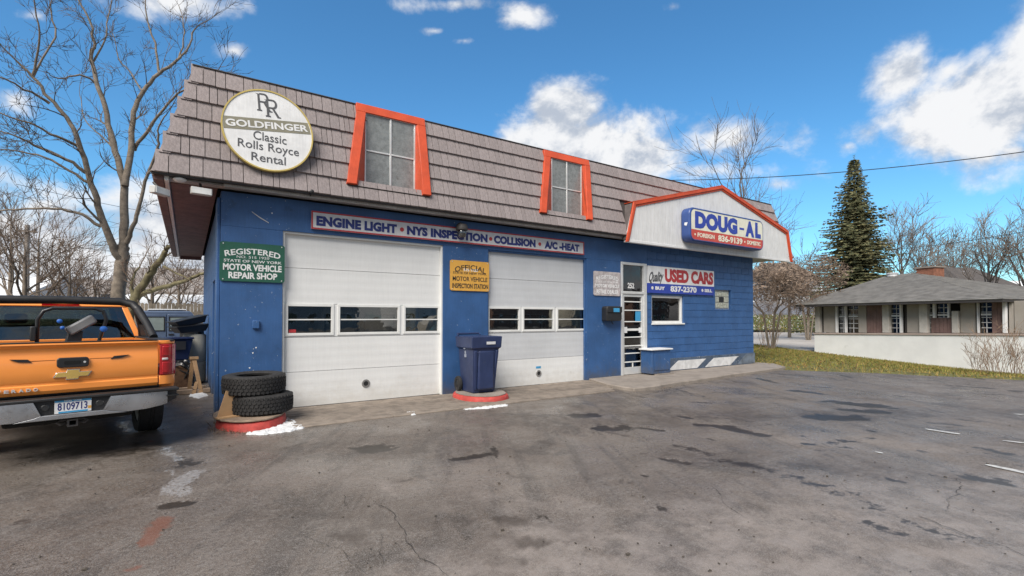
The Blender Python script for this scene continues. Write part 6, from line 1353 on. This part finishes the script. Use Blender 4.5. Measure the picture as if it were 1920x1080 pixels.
# courses of shingles as stepped strips on each face
m = MB(); rid = [(xc0, DEP*.5, zr_), (xc1, DEP*.5, zr_)]
def course_face(c0, c1, t0, t1, n=26):
    c0, c1, t0, t1 = map(Vector, (c0, c1, t0, t1)); nn = (c1-c0).cross(t0-c0).normalized(); nn = nn if nn.z > 0 else -nn
    for k in range(n):
        a, b_, c_, d_ = c0.lerp(t0, k/n), c1.lerp(t1, k/n), c1.lerp(t1, (k+1)/n), c0.lerp(t0, (k+1)/n); m.add([a+nn*.03, b_+nn*.03, c_+nn*.012, d_+nn*.012, a, b_], [(0, 1, 2, 3), (4, 5, 1, 0)])
course_face(lo[0], lo[1], rid[0], rid[1]); course_face(lo[1], lo[2], rid[1], rid[1]); course_face(lo[3], lo[0], rid[0], rid[0]); course_face(lo[2], lo[3], rid[1], rid[0])
m.build('roof_covering', RSH, rf); BX('eave_board', DARKTRIM, rf, xA+.02, xB+.08, -OV+.02, DEP-.02, EAV-.09, EAV-.004)
MB().lathe([(.22, 0), (.22, .12), (.26, .13), (.26, .18)], 14, 'z', (xc0+.3, DEP*.5-.25, zr_-.10)).build('roof_vent', P_LITE, rf)
BRK = pm('brick', (.24, .10, .06), .85, var=.25, vscale=9); cxx = hx(1735)*1.16
q0, zc_ = hx2(1718, 504, DEP*.5+1); q1, _ = hx2(1752, 501, DEP*.5+1); BX('chimney', BRK, rf, q0, q1, DEP*.5+1, DEP*.5+1.7, 2.9, zc_); BX('chimney_cap', CONC, rf, q0-.05, q1+.05, DEP*.5+.94, DEP*.5+1.76, zc_+.001, zc_+.07)

# ================================================================== BACKGROUND HOUSES
def house(px, D, zb, w, d, hw, hr, wall, roof, label, yaw=None, chim=False, wins=(3, 1), hip=False, trim=P_WHITE, group=None):
    c = at(px, 597, D); t_ = thing('house', (c[0], c[1], zb), label, 'house', -YAW+(yaw or 0), group)
    BX('wall', wall, t_, -w/2, w/2, -d/2, d/2, 0, hw)
    o = .35; r_ = MB(); k = w*.25 if hip else 0
    e = [(-w/2-o, -d/2-o, hw), (w/2+o, -d/2-o, hw), (w/2+o, d/2+o, hw), (-w/2-o, d/2+o, hw)]; rg = [(-w/2-o+k, 0, hw+hr), (w/2+o-k, 0, hw+hr)]
    vs = e+rg+[(x, y, z-.18) for x, y, z in e]
    r_.add(vs, [(0, 1, 5, 4), (2, 3, 4, 5), (1, 2, 5), (3, 0, 4), (6, 7, 1, 0), (7, 8, 2, 1), (8, 9, 3, 2), (9, 6, 0, 3), (9, 8, 7, 6)]); ro_ = r_.build('roof', roof, t_)
    if chim: BX('chimney', BRK, ro_, w*.2-.3, w*.2+.3, .2, .8, hw+hr*.4, hw+hr+.7)
    nx_, nf = wins
    for j in range(nf):
        for i in range(nx_):
            x = -w/2+w*(i+.5)/nx_; z = .95+j*2.7; wd_ = bpy.data.objects.new('window', None); COL.objects.link(wd_); wd_.parent = t_
            BX('frame', trim, wd_, x-.5, x+.5, -d/2-.06, -d/2-.001, z, z+1.3); BX('pane', pm('dark_window', (.03, .035, .04), .1), wd_, x-.42, x+.42, -d/2-.075, -d/2-.061, z+.08, z+1.22)
    return t_
CREAM = pm('cream_siding', (.50, .46, .38), .8, var=.08); BRICKW = pm('brick_wall', (.22, .13, .10), .85, var=.2); GREYW = pm('grey_siding', (.32, .32, .33), .8, var=.08); WHITEW = pm('white_siding_far', (.62, .62, .62), .8, var=.06)
DRF = pm('dark_roof', (.085, .075, .07), .9, var=.2, dirt=(.5, .5, .52), dirt_amt=.12, dscale=.6); GRF = pm('weathered_roof', (.24, .215, .20), .9, var=.2, dirt=(.6, .6, .61), dirt_amt=.1, dscale=.5); BRF = pm('brown_roof', (.105, .075, .06), .9, var=.2)
house(185, 50, -.2, 13, 8, 3.6, 2.2, CREAM, GRF, 'cream house with grey roof behind the tall bare tree', .1, wins=(4, 1), group='houses beyond the board fence')
house(20, 46, -.2, 11, 8, 3.4, 2.3, BRICKW, SNOW, 'brick house with snow on the roof at the left edge', -.1, group='houses beyond the board fence')
house(345, 44, -.2, 9, 8, 3.9, 2.4, GREYW, GRF, 'grey house with weathered roof left of the garage wall', .25, chim=True, group='houses beyond the board fence')
house(345, 29, -.2, 5.0, 5, 2.2, 1.0, WHITEW, SNOW, 'low shed with a snowy roof beside the garage wall', .3, wins=(1, 1), group='snowy sheds beyond the board fence')
house(150, 31, -.2, 6.5, 5, 1.95, .75, CREAM, SNOW, 'low shed with a snowy roof behind the truck cab', .05, wins=(2, 1), group='snowy sheds beyond the board fence')
house(60, 33, -.2, 4, 5, 2.1, .9, BRICKW, SNOW, 'small snowy-roofed outbuilding by the utility pole', -.2, wins=(1, 1), group='snowy sheds beyond the board fence')
house(1800, 66, 0, 8.6, 8, 5.6, 2.9, BRICKW, DRF, 'two-storey house with dark hip roof behind the low house', .2, chim=False, wins=(3, 2), hip=True)
house(1462, 95, 4.0, 11, 8, 5, 3.4, GREYW, BRF, 'brown-roofed house on the rise behind the garage', .1, hip=True)
house(1500, 120, 5.2, 9, 7, 3, 1.6, WHITEW, SNOW, 'white snowy-roofed house up the hill', .1); house(1900, 90, 1, 10, 8, 5, 2.5, CREAM, SNOW, 'pale house with snowy roof at the right edge', -.2, wins=(3, 2)); house(1660, 110, 4, 10, 8, 5, 2.5, WHITEW, DRF, 'white house glimpsed beyond the spruce', 0)
# houses across the street behind the camera (seen mirrored in the panes)
nth = ['leftmost', 'second', 'third', 'fourth', 'fifth', 'sixth', 'seventh', 'eighth', 'ninth', 'tenth']
for i in range(10):
    mt, mn_ = ((BRICKW, 'brick'), (CREAM, 'cream'), (BRICKW, 'brick'), (GREYW, 'grey'), (WHITEW, 'white'))[i % 5]
    t_ = house(960, 20, 0, 10+(i*7) % 3, 9, 5.4, 2.6, mt, DRF, '%s house across the street, %s in its row' % (mn_, nth[i]), 0, wins=(4, 2), group='houses across the street'); t_.location = (-36+i*17, -66, -.02); t_.rotation_euler = (0, 0, math.pi)
# ================================================================== FENCE, VAN, POLE, WIRES
fn = thing('board_fence', (-16, 18.6, 0), 'weathered board fence across the back of the yard', 'fence'); PK = pm('grey_board', (.30, .25, .19), .9, var=.2, objrand=.12, streak=.2)
rng = random.Random(9); pk = MB()
for k in range(190):
    x = k*.145; h = 2.32+rng.uniform(-.04, .04)
    if 95 < k < 160:
        MB().prism([(x, 0), (x+.13, 0), (x+.13, h-.05), (x+.065, h), (x, h-.05)], -.012, .012, 'y').build('picket', PK, fn)
    else: pk.prism([(x, 0), (x+.13, 0), (x+.13, h-.05), (x+.065, h), (x, h-.05)], -.012, .012, 'y')
pk.build('pickets', PK, fn)['kind'] = 'stuff'
for z in (.4, 1.8): BX('rail', PK, fn, 0, 27.5, .013, .06, z, z+.09)
for k in range(10): BX('post', PK, fn, k*3, k*3+.1, .061, .16, 0, 2.2)
VP = pm('van_paint', (.09, .125, .20), .35, var=.06, coat=.4, dirt=(.2, .2, .2), dirt_amt=0, dscale=2)
def make_van(loc, rz, VP, label, group=None, snowy=True):
    vn = thing('van', loc, label, 'van', rz, group)
    def vsec(y, hw0, hw1, zt): return [(-hw0, y, .35), (hw0, y, .35), (hw0, y, 1.05), (hw1, y, zt-.10), (hw1-.12, y, zt), (-hw1+.12, y, zt), (-hw1, y, zt-.10), (-hw0, y, 1.05)]
    loft(vn, 'body', VP, [vsec(0, .90, .80, 1.86), vsec(3.2, .92, .82, 1.9), vsec(4.0, .9, .74, 1.5), vsec(4.7, .85, .7, 1.15)], bevel=.05)
    for sg in (-1, 1):
        dr = bpy.data.objects.new('rear_door', None); COL.objects.link(dr); dr.parent = vn
        a, b_ = sorted((sg*.015, sg*.80)); BX('door_skin', VP, dr, a, b_, -.025, -.001, .55, 1.74, .015); a, b_ = sorted((sg*.09, sg*.70)); BX('pane', pm('van_glass', (.22, .26, .25), .08), dr, a, b_, -.034, -.026, 1.16, 1.62, .008)
        m = MB()
        for A_, B_, C_, D_ in rects_minus((a-.035, b_+.035, 1.125, 1.655), [(a, b_, 1.16, 1.62)]): m.box(A_, B_, -.040, -.0265, C_, D_)
        m.build('window_seal', BLACK, dr); BX('tail_lamp', LAMP, vn, min(sg*.82, sg*.89), max(sg*.82, sg*.89), -.02, -.001, .80, 1.12)
    BX('handle', BLACK, vn, .05, .2, -.05, -.0265, .98, 1.03); BX('rear_bumper', BLACK, vn, -.92, .92, -.14, -.002, .40, .56, .03)
    if snowy: BX('roof_snow', SNOW, vn, -.55, .6, .1, 2.6, 1.885, 1.93, .02)
    for sg in (-1, 1): wheel(vn, sg*.78, .9, sg, .34, .22); wheel(vn, sg*.78, 3.7, sg, .34, .22)
    return vn
c = at(313, 600, 17.6); vn = make_van((c[0], c[1], 0), rad(4), VP, 'blue-grey van with twin rear doors parked before the board fence')
make_van((2.55, 1.0, .021), .05, pm('van_beige', (.55, .50, .42), .4, coat=.3), 'beige van inside the left bay, glimpsed through the door panes', 'vans inside the bays', False); make_van((6.6, 1.2, .021), -.08, pm('van_silver', (.50, .51, .52), .4, coat=.3), 'silver van inside the right bay, glimpsed through the door panes', 'vans inside the bays', False)
for x, y, a, mt, lab in ((-9, -32, 1.5, 'van_beige', 'beige van parked by the kerb, mirrored in the left door panes'), (3, -34, 1.6, 'van_silver', 'silver van parked by the kerb, mirrored in the right door panes'), (22, -33, 1.4, 'van_beige', 'beige van parked by the kerb, mirrored in the office window')):
    make_van((x, y, 0), a, MATS[mt], lab, 'vans parked across the lot', False)
c = at(48, 597, 29); pl = thing('utility_pole', (c[0], c[1], -.02), 'weathered wooden utility pole among the trees at left', 'utility pole'); MB().tube([(0, 0, 0), (0, 0, 4), (0, 0, 7.2)], [.15, .14, .11], 10).build('shaft', pm('pole_wood', (.33, .28, .24), .9, streak=.2), pl, smooth=60); BX('crossarm', MATS['pole_wood'], pl, -.45, .45, -.19, -.10, 6.75, 6.86)
for x in (-.4, .4): MB().lathe([(.03, 6.86), (.05, 6.9), (.04, 7.0), (.02, 7.03)], 8, 'z', (x, -.13, 0)).build('insulator', P_GREY, pl)
WIRE = pm('wire', (.02, .02, .022), .6)
def wire(a, b_, Da, Db, sag, r, label):
    p0, p1 = Vector(at(*a, Da)), Vector(at(*b_, Db)); pts = [p0.lerp(p1, k/24)-Vector((0, 0, sag*4*(k/24)*(1-k/24))) for k in range(25)]
    tag(MB().tube(pts, r, 5).build('utility_wire', WIRE, fix=False), label, 'wire', 'overhead wires')
wire((1100, 335), (2300, 225), 36, 22, 1.0, .024, 'upper overhead cable crossing the sky before the spruce top'); wire((1640, 470), (2100, 400), 60, 30, .4, .022, 'lower overhead cable above the low house')
wire((-100, 330), (420, 470), 27, 32, .1, .012, 'overhead wire sloping down behind the tall tree trunk, second from top'); wire((30, 345), (420, 420), 29, 40, .2, .014, 'topmost overhead wire crossing behind the tall tree'); wire((-60, 430), (420, 490), 29, 40, .3, .014, 'low overhead wire crossing behind the leaning tree'); wire((-60, 470), (430, 500), 32, 42, .2, .012, 'lowest overhead wire above the far roofs')

for k, px in enumerate((1490, 1497)):
    c = onZ(px, 617); b0 = thing('bollard', (c[0], c[1], -.03), ('left' if k == 0 else 'right')+' of two short white bollards beyond the driveway', 'bollard', group='white bollards'); MB().lathe([(.10, 0), (.10, .85), (.07, .93), (.0, .95)], 10, 'z').build('bollard_post', P_WHITE, b0); MB().lathe([(.13, 0), (.13, .08)], 10, 'z').build('footing', CONC, b0)
